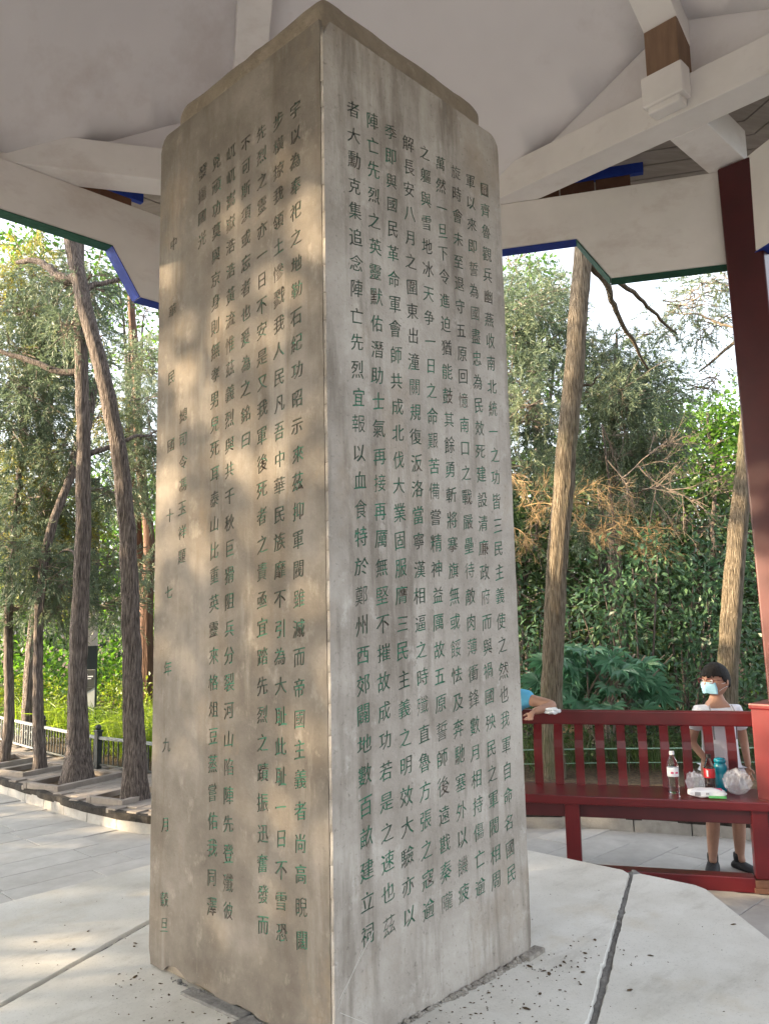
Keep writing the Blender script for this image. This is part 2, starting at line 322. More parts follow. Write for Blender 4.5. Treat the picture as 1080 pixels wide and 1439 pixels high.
# ---------------------------------------------------------------- ground
def sheet(name, pts, z, m, kind='structure', label=None):
    bm = bmesh.new(); bm.faces.new([bm.verts.new((x, y, z)) for x, y in pts])
    return fin(name, bm, m, kind=kind, label=label)
sheet('ground', [(-150, -150), (150, -150), (150, 150), (-150, 150)], -.30, M['soil'])
PC = Vector((-.18, 2.53, 0))                      # pavilion centre
kerb_pts = [(-14, 18.9), (-9, 13.7), (-6.2, 10.8), (-3.95, 8.5), (-3.35, 7.93), (-2.85, 7.42), (-2.4, 6.96), (-1.92, 6.52), (-1.2, 6.45), (-.4, 6.6), (.4, 6.75), (1.11, 6.80), (1.85, 6.58), (2.58, 6.27), (3.4, 5.72), (4.1, 4.95), (4.6, 4.0), (4.9, 2.9), (5.0, 1.5), (5, -8)]
KP = resample(kerb_pts, 150)
inner = [tuple(p) for p in KP]+[(-14, -8)]
sheet('pavement_bed', inner, -.106, M['paving'])
def inside_kerb(x, y, margin=0):
    # signed test against the kerb line polygon
    c = False; n = len(inner); j = n-1
    for i in range(n):
        xi, yi = inner[i]; xj, yj = inner[j]
        if (yi > y) != (yj > y) and x < (xj-xi)*(y-yi)/(yj-yi)+xi: c = not c
        j = i
    return c
# pavilion hexagon
V1 = Vector((2.36, 5.07, 0)); LS = 3.59
HV = [V1+az(-75)*LS, V1]                          # V0, V1
HV.append(HV[1]+az(165)*LS); HV.append(HV[2]+az(225)*LS); HV.append(HV[3]+az(285)*LS); HV.append(HV[4]+az(345)*LS)
def in_poly(x, y, P):
    c = False; n = len(P); j = n-1
    for i in range(n):
        if (P[i][1] > y) != (P[j][1] > y) and x < (P[j][0]-P[i][0])*(y-P[i][1])/(P[j][1]-P[i][1])+P[i][0]: c = not c
        j = i
    return c
fl_o = [tuple((v-PC)*1.05+PC)[:2] for v in HV]
bm = bmesh.new(); prism(bm, fl_o, -.3, -.066); pav_floor = fin('pavilion_floor', bm, M['paving'], kind='structure')
random.seed(4)
pave = bpy.data.objects.new('pavement', None); COL.objects.link(pave); pave['kind'] = 'structure'
floor_ = pav_floor
e1 = az(45); e2 = az(-45)
def slabmesh(l, w_, t=.03, bev=.003):
    bm = bmesh.new(); box(bm, (0, 0, -t/2), (l, w_, t)); me = bpy.data.meshes.new('paving_slab')
    bmesh.ops.bevel(bm, geom=bm.edges[:], offset=bev, segments=1, affect='EDGES'); bm.to_mesh(me); bm.free(); me.materials.append(M['paving']); return me
SM = {l: slabmesh(l-.005, .295) for l in (.6, .75, .9)}
cnt = 0
for j in range(-34, 34):
    v = j*.3; u = -12+random.random()
    while u < 12:
        l = random.choice((.6, .75, .9)); c = e1*(u+l/2)+e2*v; u += l
        x, y = c.x, c.y
        if y < 2.6 or y > 11 or abs(x/(y+.3)) > .56: continue
        if abs(x/y+.03) < .16: continue       # behind the stone pillar
        pl = (c-SC); 
        if pl.length < 1.35: continue
        infl = in_poly(x, y, fl_o)
        if not infl and not inside_kerb(x, y): continue
        corners = [c+e1*a*l*.5+e2*b*.15 for a in (-1, 1) for b in (-1, 1)]
        if infl:
            if not all(in_poly(q.x, q.y, fl_o) for q in corners): continue
            z = -.06
        else:
            pass
            z = -.1
        o = link('paving_slab', SM[l], None, pave, loc=(x, y, z+random.uniform(-.001, .001))); o.rotation_euler = (0, 0, R(45)); cnt += 1
# floor edge stones
bm = bmesh.new()
for i in range(6):
    a = (HV[i]-PC)*1.05+PC; b = (HV[(i+1) % 6]-PC)*1.05+PC; d = (b-a).normalized(); nrm = Vector((d.y, -d.x, 0)); nrm = nrm if nrm.dot(a-PC) < 0 else -nrm
    box(bm, (a+b)/2+nrm*.09+Vector((0, 0, -.115)), ((b-a).length, .18, .12), math.atan2(d.y, d.x))
fin('floor_edging', bm, M['paving'], kind='structure', bev=.008)

# kerb stones with dark edging on top, raised planting bed and brick walk behind
kerb = bpy.data.objects.new('kerb', None); COL.objects.link(kerb); kerb['kind'] = 'structure'
kp = [Vector((*p, 0)) for p in KP]; acc = 0; last = 0; cl = [0]
for i in range(1, len(kp)): cl.append(cl[-1]+(kp[i]-kp[i-1]).length)
def kat(s):
    s = max(0, min(cl[-1]-1e-4, s)); i = max(k for k in range(len(cl)) if cl[k] <= s); i = min(i, len(kp)-2)
    t = (s-cl[i])/(cl[i+1]-cl[i]); p = kp[i].lerp(kp[i+1], t); d = (kp[i+1]-kp[i]).normalized(); return p, Vector((-d.y, d.x, 0))
s = 0
while s < cl[-1]-.5:
    l = .42; p, n0 = kat(s+.004); q, n1 = kat(s+l-.004); s += l
    if not (2.5 < p.y < 12): continue
    jz = random.uniform(-.004, .004); bm = bmesh.new(); vs = []
    for zz in (-.13, -.012+jz):
        vs.append([bm.verts.new((v.x, v.y, zz)) for v in (p, q, q+n1*.14, p+n0*.14)])
    a, b = vs; bm.faces.new(b); bm.faces.new(a[::-1])
    for i in range(4): bm.faces.new((a[i], a[(i+1) % 4], b[(i+1) % 4], b[i]))
    fin('kerb_stone', bm, M['kerb'], kerb, bev=.006)
bm = bmesh.new(); pa = []
for k in range(0, int(cl[-1]/.12)):
    p, n = kat(k*.12); w1 = random.uniform(-.012, .006); h = random.uniform(-.008, .006)
    pa.append([bm.verts.new(v) for v in (p+n*(w1)+Vector((0, 0, -.02)), p+n*w1+Vector((0, 0, .035+h)), p+n*.045+Vector((0, 0, .042+h)), p+n*.045+Vector((0, 0, -.02)))])
for a, b in zip(pa, pa[1:]):
    for i in range(3): bm.faces.new((a[i], a[i+1], b[i+1], b[i]))
fin('dark_edging', bm, M['kerbtop'], kerb)
# bed / walk surface behind kerb
outer = [(p+n*.04) for p, n in (kat(x) for x in np.linspace(0, cl[-1]-.01, 150))]
bm = bmesh.new(); a = [bm.verts.new((v.x, v.y, .028)) for v in outer]
b = [bm.verts.new((v.x+(v.x-PC.x)*9+(-6 if k < 40 else 0), v.y+(v.y-PC.y)*9 + 4, .028)) for k, v in enumerate(outer)]
for i in range(len(a)-1): bm.faces.new((a[i], a[i+1], b[i+1], b[i]))
fin('planting_bed', bm, M['soil'], kind='structure')
# brick walk: pavers laid in rows following the kerb on the left
walk = bpy.data.objects.new('brick_walk', None); COL.objects.link(walk); walk['kind'] = 'structure'
bed_poly = [(-14.5, 19), (-9.4, 13.9), (-6.4, 11), (-4.1, 8.65), (-3.5, 8.08), (-2.95, 7.55), (-2.5, 7.15), (-1.98, 6.88), (-1.2, 6.9), (-.6, 7.9), (-1.7, 8.15), (-2.44, 8.5), (-3.09, 8.95), (-4.09, 10.0), (-6.3, 12.3), (-12, 20)]
bed_big = [(-14, 17.2), (-3.3, 6.7), (-2, 6.2), (-1.0, 6.4), (-.6, 7.9)]+bed_poly[10:]
wb = [tuple((p+n*.04))[:2] for p, n in (kat(x) for x in np.linspace(.5, cl[-1]-.01, 150)) if -14 < p.x < -1.0 and p.y > 6]
sheet('walk_bed', wb+bed_poly[9:], .036, M['brickpave'])
def frame_rect(corner, d1, d2, l1, l2):
    return [corner, corner+d1*l1, corner+d1*l1+d2*l2, corner+d2*l2]
FD1 = (Vector((-2.60, 8.14, 0))-Vector((-2.96, 7.5, 0))).normalized(); FD2 = Vector((-FD1.y, FD1.x, 0))
pits = [(Vector((-2.24, 7.08, 0)), .60, .45), (Vector((-3.05, 7.75, 0)), .78, .50), (Vector((-3.70, 8.50, 0)), .58, .45), (Vector((-4.28, 9.02, 0)), .66, .48)]
pit_polys = [[tuple(v)[:2] for v in frame_rect(c, FD1, FD2, a, b_)] for c, a, b_ in pits]
bme = {}
def brickmesh():
    bm = bmesh.new(); box(bm, (0, 0, -.02), (.235, .114, .04)); bmesh.ops.bevel(bm, geom=bm.edges[:], offset=.004, segments=1, affect='EDGES')
    me = bpy.data.meshes.new('paver'); bm.to_mesh(me); bm.free(); me.materials.append(M['brickpave']); return me
BMsh = brickmesh(); rest = []; nb = 0
cells = []
for j in range(-30, 60):
    for i in range(-30, 60):
        c = Vector((-2.2, 6.9, 0))+FD1*(i*.24+(j % 2)*.12)+FD2*(j*.119)
        if not in_poly(c.x, c.y, bed_big) or any(in_poly(c.x, c.y, P) for P in pit_polys): continue
        if c.y > 11 or c.x > -1.2: continue
        cells.append(c)
KN = np.array(KP)[:, :2]
cells = [c for c in cells if not inside_kerb(c.x, c.y) and np.min(np.hypot(KN[:, 0]-c.x, KN[:, 1]-c.y)) > .10]
cells.sort(key=lambda c: c.length)
for c in cells[:290]:
    o = link('paver', BMsh, None, walk, loc=(c.x, c.y, .048+random.uniform(-.002, .003))); o.rotation_euler = (random.uniform(-.01, .01), random.uniform(-.01, .01), math.atan2(FD1.y, FD1.x))
bm = bmesh.new()
for c in cells[290:]: box(bm, (c.x, c.y, .03), (.233, .112, .036), math.atan2(FD1.y, FD1.x))
fin('paver_rest', bm, M['brickpave'], walk, kind='stuff')
# stone frames round the trees
for k, (c, l1, l2) in enumerate(pits):
    t = thing('tree_pit_frame', ['square stone kerb frame round the tree nearest the engraved pillar', 'large square stone kerb frame round the thick flared tree', 'small stone kerb frame round the third tree from the pillar', 'stone kerb frame round the leftmost sunlit tree'][k], 'tree frame', (c.x, c.y, .05), group='stone frames round the path trees')
    P = frame_rect(Vector((0, 0, 0)), FD1, FD2, l1, l2)
    for q in range(4):
        a, b_ = P[q], P[(q+1) % 4]; d = (b_-a).normalized(); n_ = Vector((-d.y, d.x, 0)); L_ = (b_-a).length-.06
        bm = bmesh.new(); box(bm, (a+b_)/2+n_*.03+d*.03*(1 if q % 2 == 0 else 1)-d*.03+Vector((0, 0, .01)), (L_-.003 if q % 2 else L_+.06, .05, .055), math.atan2(d.y, d.x))
        fin('edging_stone', bm, M['brickpave'], t, bev=.006)
    bm = bmesh.new(); m_ = (P[0]+P[2])/2; box(bm, (m_.x, m_.y, -.02), (l1-.1, l2-.1, .02), math.atan2(FD1.y, FD1.x)); fin('pit_soil', bm, M['soil'], t)

# ---------------------------------------------------------------- octagonal platform
plat = thing('stone_platform', 'low octagonal platform of pale worn marble slabs under the engraved pillar', 'platform', (SC.x, SC.y, 0), TH)
ap = 1.60; octv = [(ap/math.cos(R(22.5))*math.cos(R(22.5+45*i)), ap/math.cos(R(22.5))*math.sin(R(22.5+45*i))) for i in range(8)]
jd = Vector((math.cos(R(22.5)), math.sin(R(22.5)), 0)); jn = Vector((-jd.y, jd.x, 0))
def clip(P, n, d):    # keep n.p <= d
    o = []
    for i in range(len(P)):
        a = Vector((*P[i], 0)); b = Vector((*P[(i+1) % len(P)], 0)); da = a.dot(n)-d; db = b.dot(n)-d
        if da <= 0: o.append((a.x, a.y))
        if da*db < 0: c = a.lerp(b, da/(da-db)); o.append((c.x, c.y))
    return o
def jag(P, rng, step=.03, amp=.004, near=None):
    out = []
    for i in range(len(P)):
        a = Vector((*P[i], 0)); b = Vector((*P[(i+1) % len(P)], 0)); L_ = (b-a).length; n = max(2, int(L_/step)); d = (b-a)/L_; nn = Vector((-d.y, d.x, 0))
        isj = abs(d.dot(jn)) < .02 and abs(abs(a.dot(jn))-.91) < .03
        # rounded corner: skip 2.5 cm each side
        cr_ = .035
        for k in range(n+1):
            t = cr_+(L_-2*cr_)*k/n; p = a+d*t
            am = (amp*1.6 if isj else amp*.25); h = noise.noise(p*9)*1.4+noise.noise(p*33)
            if isj and noise.noise(p*5+Vector((3, 1, 7))) > .28: h += 1.6
            p = p+nn*(abs(h)*am*.65); out.append((p.x, p.y))
    return out
def slab_obj(P, z0, z1, m, parent, name='slab'):
    bm = bmesh.new(); n = len(P); cx = sum(p[0] for p in P)/n; cy = sum(p[1] for p in P)/n
    def ins(p, e):
        v = Vector((cx-p[0], cy-p[1], 0)); L_ = v.length; return (p[0]+v.x/L_*e, p[1]+v.y/L_*e)
    rings = [[bm.verts.new((*p, z0)) for p in P], [bm.verts.new((*p, z1-.018)) for p in P], [bm.verts.new((*ins(p, .004), z1-.006)) for p in P], [bm.verts.new((*ins(p, .008), z1)) for p in P]]
    for a, b in zip(rings, rings[1:]):
        for i in range(n): bm.faces.new((a[i], a[(i+1) % n], b[(i+1) % n], b[i]))
    bm.faces.new(rings[-1]); bm.faces.new(rings[0][::-1])
    return fin(name, bm, m, parent)
g = .008
mid = clip(clip(octv, jn, .91-g), -jn, .91-g); lf = clip(octv, -jn, -(.91+g)); rt = clip(octv, jn, -(.91+g))
for P in (mid, lf, rt): slab_obj(jag(P, None), -.06, ZP, M['slab'], plat)
for sgn in (-1, 1):
    bm = bmesh.new(); rows = []
    hl = 1.40
    for k in range(160):
        t = -hl+2*hl*k/159; row = []
        for q in range(7):
            wv = (q/6-.5)*.07; p = jd*t+jn*(sgn*.91+wv); z = ZP-.011-abs(wv)*.35+noise.noise(Vector((p.x*30, p.y*30, 2)))*.010+noise.noise(Vector((p.x*80, p.y*80, 5)))*.004
            if abs(t) > .6 and noise.noise(Vector((p.x*5, p.y*5, 9))) > .25: z += .006
            row.append(bm.verts.new((p.x, p.y, z)))
        rows.append(row)
    for a, b in zip(rows, rows[1:]):
        for q in range(6): bm.faces.new((a[q], a[q+1], b[q+1], b[q]))
    fin('cement_joint', bm, M['joint'], plat, smooth=True)
bm = bmesh.new(); prism(bm, [(x*.985, y*.985) for x, y in octv], -.1, .3); fin('platform_core', bm, M['joint'], plat)

# ---------------------------------------------------------------- engraved pillar
# grit, seeds and scraps of dry leaf lying on the slabs
rr = random.Random(31); V_ = []; F_ = []
for k in range(520):
    if k < 200: u = rr.uniform(-.55, .75); v = -.52-abs(rr.gauss(0, .16))
    elif k < 300: v = rr.uniform(-.5, .5); u = -.52-abs(rr.gauss(0, .14))
    else: u = rr.uniform(-1.4, 1.4); v = rr.uniform(-1.4, 1.4)
    if abs(u) < .5 and abs(v) < .5 or not in_poly(u, v, octv): continue
    p = SC+DR*u+DL*v; r = rr.uniform(.0010, .0034) if k % 7 else rr.uniform(.004, .008); a0 = rr.uniform(0, 6.28); el = rr.uniform(1, 2.6); b0 = len(V_)
    for q in range(5): t_ = a0+q*1.2566; x_ = math.cos(t_-a0)*r*el; y_ = math.sin(t_-a0)*r; V_.append((p.x+x_*math.cos(a0)-y_*math.sin(a0), p.y+x_*math.sin(a0)+y_*math.cos(a0), ZP+.0012+rr.uniform(0, .0012)))
    V_.append((p.x, p.y, ZP+.003+r*.3))
    F_ += [(b0+q, b0+(q+1) % 5, b0+5) for q in range(5)]
me = bpy.data.meshes.new('floor_grit'); me.from_pydata(V_, [], F_); link('floor_grit', me, M['soil'], kind='stuff')
RT = ['圍齊魯觀兵幽燕收南北統一之功皆三民主義使之然也我軍自命名國民', '軍以來即誓為國盡忠為民效死建設清廉政府而與禍國殃民之軍閥相周', '旋時會未至退守五原回憶南口之戰嚴壘待敵肉薄衝鋒數月相持傷亡逾',
      '萬然一旦下令進迫猶能鼓其餘勇斬將搴旗無或餒怯及奔馳塞外以饑疲', '之軀與雪地冰天争一日之命艱苦備嘗精神益厲故五原誓師後遠戡秦隴', '解長安八月之圍東出潼關規復汳洛當寧漢相逼之時殲直魯方張之寇逾',
      '季即與國民革命軍會師共成北伐大業固服膺三民主義之明效大驗亦以', '陣亡先烈之英靈默佑潛助士氣再接再厲無堅不摧故成功若是之速也茲', '者大勳克集追念陣亡先烈宜報以血食特於鄭州西郊闢地數百畝建立祠']
LT = ['宇以為奉祀之地勒石紀功昭示來茲抑軍閥雖滅而帝國主義者尚高睨闊', '步橫掠我領土慘戮我人民凡吾中華民族靡不引為大耻此耻一日不雪恐', '先烈之靈亦一日不安是又我軍後死者之責亟宜踏先烈之蹟振迅奮發而',
      '不可斯須或忘者也爰為之銘曰', '屼屼嵩嶽浩浩黃流惟茲義烈與共千秋巨猾阻兵分裂河山陷陣先登殲彼', '兇頑功莫與京身則無孝男兒死耳泰山比重英靈來格俎豆蒸嘗佑我同澤', '發揚國光']
_gl = {}
def glyph(ch):
    if ch not in _gl:
        c = bpy.data.curves.new('g', 'FONT'); c.body = ch; c.size = 1
        o = bpy.data.objects.new('g', c); COL.objects.link(o)
        for x in bpy.context.selected_objects: x.select_set(False)
        o.select_set(True); bpy.context.view_layer.objects.active = o
        bpy.ops.object.convert(target='CURVE'); c = o.data
        sp = [[(Vector(b.co), Vector(b.handle_left), Vector(b.handle_right)) for b in s.bezier_points] for s in c.splines]
        bpy.data.objects.remove(o)
        # embolden: push every outline point outwards a little
        sa = lambda q: sum(q[i][0].x*q[(i+1) % len(q)][0].y-q[(i+1) % len(q)][0].x*q[i][0].y for i in range(len(q)))
        big = max(sp, key=lambda q: abs(sa(q))); sg = 1 if sa(big) > 0 else -1; off = .011; nsp = []
        for q in sp:
            nq = []; n = len(q)
            for i, (co, hl, hr) in enumerate(q):
                ti = co-hl if (co-hl).length > 1e-5 else co-q[i-1][0]; to = hr-co if (hr-co).length > 1e-5 else q[(i+1) % n][0]-co
                ti = ti.normalized(); to = to.normalized(); b_ = Vector((ti.y, -ti.x, 0))+Vector((to.y, -to.x, 0)); 
                if b_.length < .3: d = Vector((0, 0, 0))
                else: b_.normalize(); b2 = b_*(sg/max(.6, b_.dot(Vector((to.y, -to.x, 0))))); d = Vector((b2.x*.018, b2.y*.002, 0))
                d += Vector((noise.noise(co*4+Vector((ord(ch) % 97, 0, 0))), noise.noise(co*4+Vector((0, ord(ch) % 89, 5))), 0))*.035
                nq.append((co+d, hl+d, hr+d))
            nsp.append(nq)
        _gl[ch] = (nsp, sp)
    return _gl[ch]
rg = random.Random(11)
ALT = {}
def char_splines(ch, u, v, size, wid=1.0):
    out = []; rise = rg.uniform(.13, .21); rot = rg.uniform(-.03, .03); sx = size*wid*rg.uniform(.94, 1.04); sy = size*rg.uniform(.95, 1.08)
    du = rg.uniform(-.002, .002); dv = rg.uniform(-.003, .003); sl = rg.uniform(-.02, .05)
    def T(p):
        x = (p.x-.49); y = (p.y-.34)
        # brush character: strokes rise to the right and bow slightly
        y2 = y+rise*x-.10*x*x+.02; x2 = x+sl*y+.05*x*y
        x3 = x2-rot*y2; y3 = y2+rot*x2
        return (u+du+x3*sx, v+dv+y3*sy, 0)
    bold, thin = glyph(ch)
    for s in bold: out.append([tuple(T(q) for q in b) for b in s])
    ALT[id(out)] = [[tuple(T(q) for q in b) for b in s] for s in thin]
    return out
def curve_mesh(name, splines, outline, ext, res=2):
    c = bpy.data.curves.new(name, 'CURVE'); c.dimensions = '2D'; c.fill_mode = 'BOTH' if outline else 'FRONT'; c.resolution_u = res; c.extrude = ext
    if outline:
        s = c.splines.new('POLY'); s.points.add(len(outline)-1); s.use_cyclic_u = True
        for p, q in zip(s.points, outline): p.co = (q[0], q[1], 0, 1)
    for sp in splines:
        s = c.splines.new('BEZIER'); s.bezier_points.add(len(sp)-1); s.use_cyclic_u = True
        for b, (co, hl, hr) in zip(s.bezier_points, sp): b.handle_left_type = b.handle_right_type = 'FREE'; b.co = co; b.handle_left = hl; b.handle_right = hr
    o = bpy.data.objects.new(name, c); COL.objects.link(o); dg = bpy.context.evaluated_depsgraph_get(); dg.update()
    me = bpy.data.meshes.new_from_object(o.evaluated_get(dg)); bpy.data.objects.remove(o); return me
stele = thing('engraved_stone_pillar', 'tall square weathered stone pillar carved with columns of green Chinese characters', 'stone pillar', (SC.x, SC.y, ZP))
HB = 3.52-ZP
# face frames: u along face from near corner, v up
def face_mtx(origin, du):   # local curve x->du*sgn ; y->z
    x = du; y = Vector((0, 0, 1)); z = x.cross(y)
    m = Matrix((x, y, z)).transposed().to_4x4(); m.translation = origin; return m
def edge_outline(W, H, seed, roundR, notch=None, bottom=0, leftR=0):
    P = []; rr = random.Random(seed)
    n = 70
    for i in range(n+1):
        u = W*i/n; v = bottom+abs(noise.noise(Vector((u*14, seed, 0))))*.010+rr.uniform(0, .002)
        if notch:
            for a, b, h in notch:
                if a < u < b: v += h*math.sin(math.pi*(u-a)/(b-a))**.6
        P.append((u, v))
    for i in range(1, 90):
        v = bottom+(H-.06-bottom)*i/90; P.append((W-abs(noise.noise(Vector((v*9, seed+4, 1))))*.004, v))
    for k in range(7):
        a = math.pi/2*k/6; r = roundR; P.append((W-r+r*math.cos(a), H-r+r*math.sin(a)))
    for i in range(1, 30): P.append((W-.06-(W-.06)*i/30, H-abs(noise.noise(Vector((i*.4, seed, 3))))*.006))
    for i in range(90): v = H-(H-bottom)*i/90; P.append((abs(noise.noise(Vector((v*11, seed+8, 2))))*.004, v))
    return P
Kl = K-SC   # near corner relative to the pillar's base
# right face: u along DR ; characters read down; column 9 nearest the corner
z0 = 2.918; zp = .0905
cols_r = []
for j in range(9):
    txt = RT[8-j]; sp = []
    for i, ch in enumerate(txt): sp.append(char_splines(ch, .1363+.0918*j, z0-zp*i, .062, .98))
    cols_r.append(sp)
TK = .012
mR = face_mtx(Kl, DR)      # normal = DR x Z = (sin,-cos) = -DL (outwards)
def in_rect(c, u0, u1, v0, v1):
    x = sum(b[0][0] for b in c[0])/len(c[0]); y = sum(b[0][1] for b in c[0])/len(c[0]); return u0 <= x < u1 and v0 <= y < v1
def tiled_panel(name, chars, ub, vb, outl, ext):
    # the panel is cut along blank lines between characters; only outer sides are uneven
    bm = bmesh.new(); H_ = max(p[1] for p in outl); W1 = max(p[0] for p in outl)
    bot = sorted((p for p in outl if p[1] < .08 and .005 < p[0] < W1-.005)); bx = [p[0] for p in bot]; by = [p[1] for p in bot]
    corner = [p for p in outl if p[1] >= H_-.075]
    left = sorted((p[1], p[0]) for p in outl if p[0] < .05); right = sorted((p[1], p[0]) for p in outl if p[0] > W1-.07)
    top = sorted((p[0], p[1]) for p in outl if p[1] > H_-.075)
    f = lambda L_, t: float(np.interp(t, [a for a, b in L_], [b for a, b in L_]))
    vb_all = vb
    for i in range(len(ub)-1):
        vb = vb_all[i] if isinstance(vb_all[0], list) else vb_all
        for j in range(len(vb)-1):
            u0, u1, v0, v1 = ub[i], ub[i+1], vb[j], vb[j+1]; P = []
            if j == 0: P += [(u, float(np.interp(u, bx, by))) for u in np.linspace(u0, u1, max(3, int((u1-u0)/.008)))]
            else: P += [(u0, v0), (u1, v0)]
            vv = np.linspace(v0, v1, max(3, int((v1-v0)/.03)))[1:-1]
            if i == len(ub)-2:
                P = P[:-1]+[(f(right, P[-1][1]), P[-1][1])]+[(f(right, v), v) for v in vv]
            if j == len(vb)-2: P += [(u if not (i in (0, len(ub)-2) and False) else u, f(top, u)) for u in np.linspace(u1 if i < len(ub)-2 else W1-.0045, u0 if i > 0 else .0045, max(3, int((u1-u0)/.012)))]
            else: P += [((f(right, v1) if i == len(ub)-2 else u1), v1), ((f(left, v1) if i == 0 else u0), v1)]
            if i == 0: P += [(f(left, v), v) for v in vv[::-1]]
            if i == 0 and j == 0: P[0] = (f(left, P[0][1]), P[0][1])
            ins_ = [s for c in chars if in_rect(c, u0, u1, v0, v1) for s in c]
            want = abs(sum(P[a][0]*P[(a+1) % len(P)][1]-P[(a+1) % len(P)][0]*P[a][1] for a in range(len(P))))/2
            for res_ in (2, 3, -2, -3, -4, -5, -6, -7, -8, -9):
                res = res_
                if res_ <= -4:
                    jt = 3e-5*(-3-res_); rj = random.Random(-res_)
                    for c in chars:
                        if in_rect(c, u0, u1, v0, v1): c[:] = [[tuple((q[0]+dx_, q[1]+dy_, 0) for q in b) for b in sp_ for dx_, dy_ in ((rj.uniform(-jt, jt), rj.uniform(-jt, jt)),)] for sp_ in c]
                    ins_ = [s for c in chars if in_rect(c, u0, u1, v0, v1) for s in c]; res = -(2+(-res_) % 2)
                if res == -2:
                    for c in chars:
                        if in_rect(c, u0, u1, v0, v1): c[:] = ALT[id(c)]
                    ins_ = [s for c in chars if in_rect(c, u0, u1, v0, v1) for s in c]
                res = abs(res)
                gm = curve_mesh('tile', ins_, None, 0, res) if ins_ else None
                ga = sum(p.area for p in gm.polygons) if gm else 0
                if gm: bpy.data.meshes.remove(gm)
                me = curve_mesh('tile', ins_, P, ext, res)
                ta = sum(p.area for p in me.polygons if p.normal.z > .9)
                if abs(ta+ga-want) < (.02 if res_ > -9 else .06)*want: break
                bpy.data.meshes.remove(me); me = None
            if me is None: me = curve_mesh('tile', [], P, ext); print('plain tile', i, j)
            bm.from_mesh(me); bpy.data.meshes.remove(me)
    me = bpy.data.meshes.new(name); bm.to_mesh(me); bm.free(); return me
VB = [0]+[2.918+.0905/2-.0905*k for k in range(30, -1, -1)]+[HB]
me = tiled_panel('face_panel', [c for col in cols_r for c in col], [0]+[.1363-.0459+.0918*j for j in range(10)]+[.98], VB, edge_outline(.98, HB, 3, .06, notch=[(.0, .05, .006)], bottom=.004), TK/2)
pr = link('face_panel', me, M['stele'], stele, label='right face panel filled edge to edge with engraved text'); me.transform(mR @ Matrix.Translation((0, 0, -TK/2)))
for col in cols_r:
    me = curve_mesh('inscription_column', [s for ch in col for s in ch], None, 0); me.transform(mR @ Matrix.Translation((0, 0, -.0028)))
    link('inscription_column', me, M['letter'], pr)
# left face: u along DL from the corner; glyph x must run opposite to u
mL = face_mtx(Kl+DL*.98, -DL)  # local x from far edge to the corner ; normal = -DR
cols_l = []
for j, txt in enumerate(LT):
    sp = [char_splines(ch, .98-(.1406+.0903*j), 2.922-.091*i, .060, .95) for i, ch in enumerate(txt)]; cols_l.append(sp)
cols_l.append([char_splines(ch, .98-.795, 1.988-.088*i, .057, .98) for i, ch in enumerate('總司令馮玉祥題')])
cols_l.append([char_splines(ch, .98-.880, v, .054, 1.0) for ch, v in zip('中華民國十七年九月穀旦', (2.70, 2.43, 2.16, 1.89, 1.62, 1.33, 1.05, .775, .50, .245-.0, .155))])
out = edge_outline(.966, HB, 7, .0, notch=[(.10, .24, .030), (.26, .40, .012), (.5, .62, .010)], bottom=.006)
# round the far top corner (local x=0)
out = [(x, y if not (x < .05 and y > HB-.05) else min(y, HB-.05+math.sqrt(max(0, .05**2-(.05-x)**2)))) for x, y in out]
UB = sorted([0, .98-.1406+.04515]+[.98-(.1406+.0903*(j+.5)) for j in range(7)]+[.98-.84, .966])
UB = [0, .98-.92, .98-.838]+[.98-(.1406+.0903*(j+.5)) for j in range(6, -1, -1)]+[.98-.1406+.04515, .966]
chl = [c for col in cols_l for c in col]
VL = [0]+[2.922+.0455-.091*k for k in range(30, -1, -1)]+[HB]
dv_ = (2.70, 2.43, 2.16, 1.89, 1.62, 1.33, 1.05, .775, .50, .245, .155)
VD = [0, .11]+[(a+b)/2 for a, b in zip(dv_[::-1], dv_[::-1][1:])]+[2.85, HB]
VS = [0, .6, 1.2]+[1.988+.044-.088*k for k in range(7, -1, -1)]+[2.6, HB]
VLL = [[0, 1, 2, HB], VD, VS]+[VL]*8
me = tiled_panel('face_panel', chl, UB, VLL, out, TK/2)
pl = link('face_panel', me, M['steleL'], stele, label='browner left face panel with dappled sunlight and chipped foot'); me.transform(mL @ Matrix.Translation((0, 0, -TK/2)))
for col in cols_l:
    me = curve_mesh('inscription_column', [s for ch in col for s in ch], None, 0); me.transform(mL @ Matrix.Translation((0, 0, -.0028)))
    link('inscription_column', me, M['letter'], pl)
def oriented(bm_fn): pass
bm = bmesh.new(); t_ = TK+.002
prism(bm, [(-.49+t_, -.49+t_), (.49-.004, -.49+t_), (.49-.004, .49-.004), (-.49+t_, .49-.004)], 0.0, HB-.01, Matrix.Rotation(TH, 4, 'Z'))
fin('pillar_core', bm, M['stelecap'], stele, bev=.01)
# cap block: slightly inset, rounded, rough at the joint
bm = bmesh.new(); box(bm, (0, 0, HB+.065), (.885, .885, .15))
bmesh.ops.subdivide_edges(bm, edges=bm.edges[:], cuts=24, use_grid_fill=True)
for v in bm.verts:
    q = Vector((v.co.x*8, v.co.y*8, v.co.z*8)); d = noise.noise(q)*.006+noise.noise(q*3.5)*.003
    top = max(0, (v.co.z-(HB+.09))/.05); s_ = 1-.035*top*top
    low = v.co.z < HB+.03
    v.co.x = v.co.x*s_+(d if not low else d+noise.noise(q*6)*.012)*(1 if v.co.x > 0 else -1); v.co.y = v.co.y*s_+d*(1 if v.co.y > 0 else -1)*(1.8 if low else 1)
    ax = max(abs(v.co.x), abs(v.co.y)); mn = min(abs(v.co.x), abs(v.co.y))
    if mn > .40: v.co.x *= 1-(mn-.40)*.35; v.co.y *= 1-(mn-.40)*.35
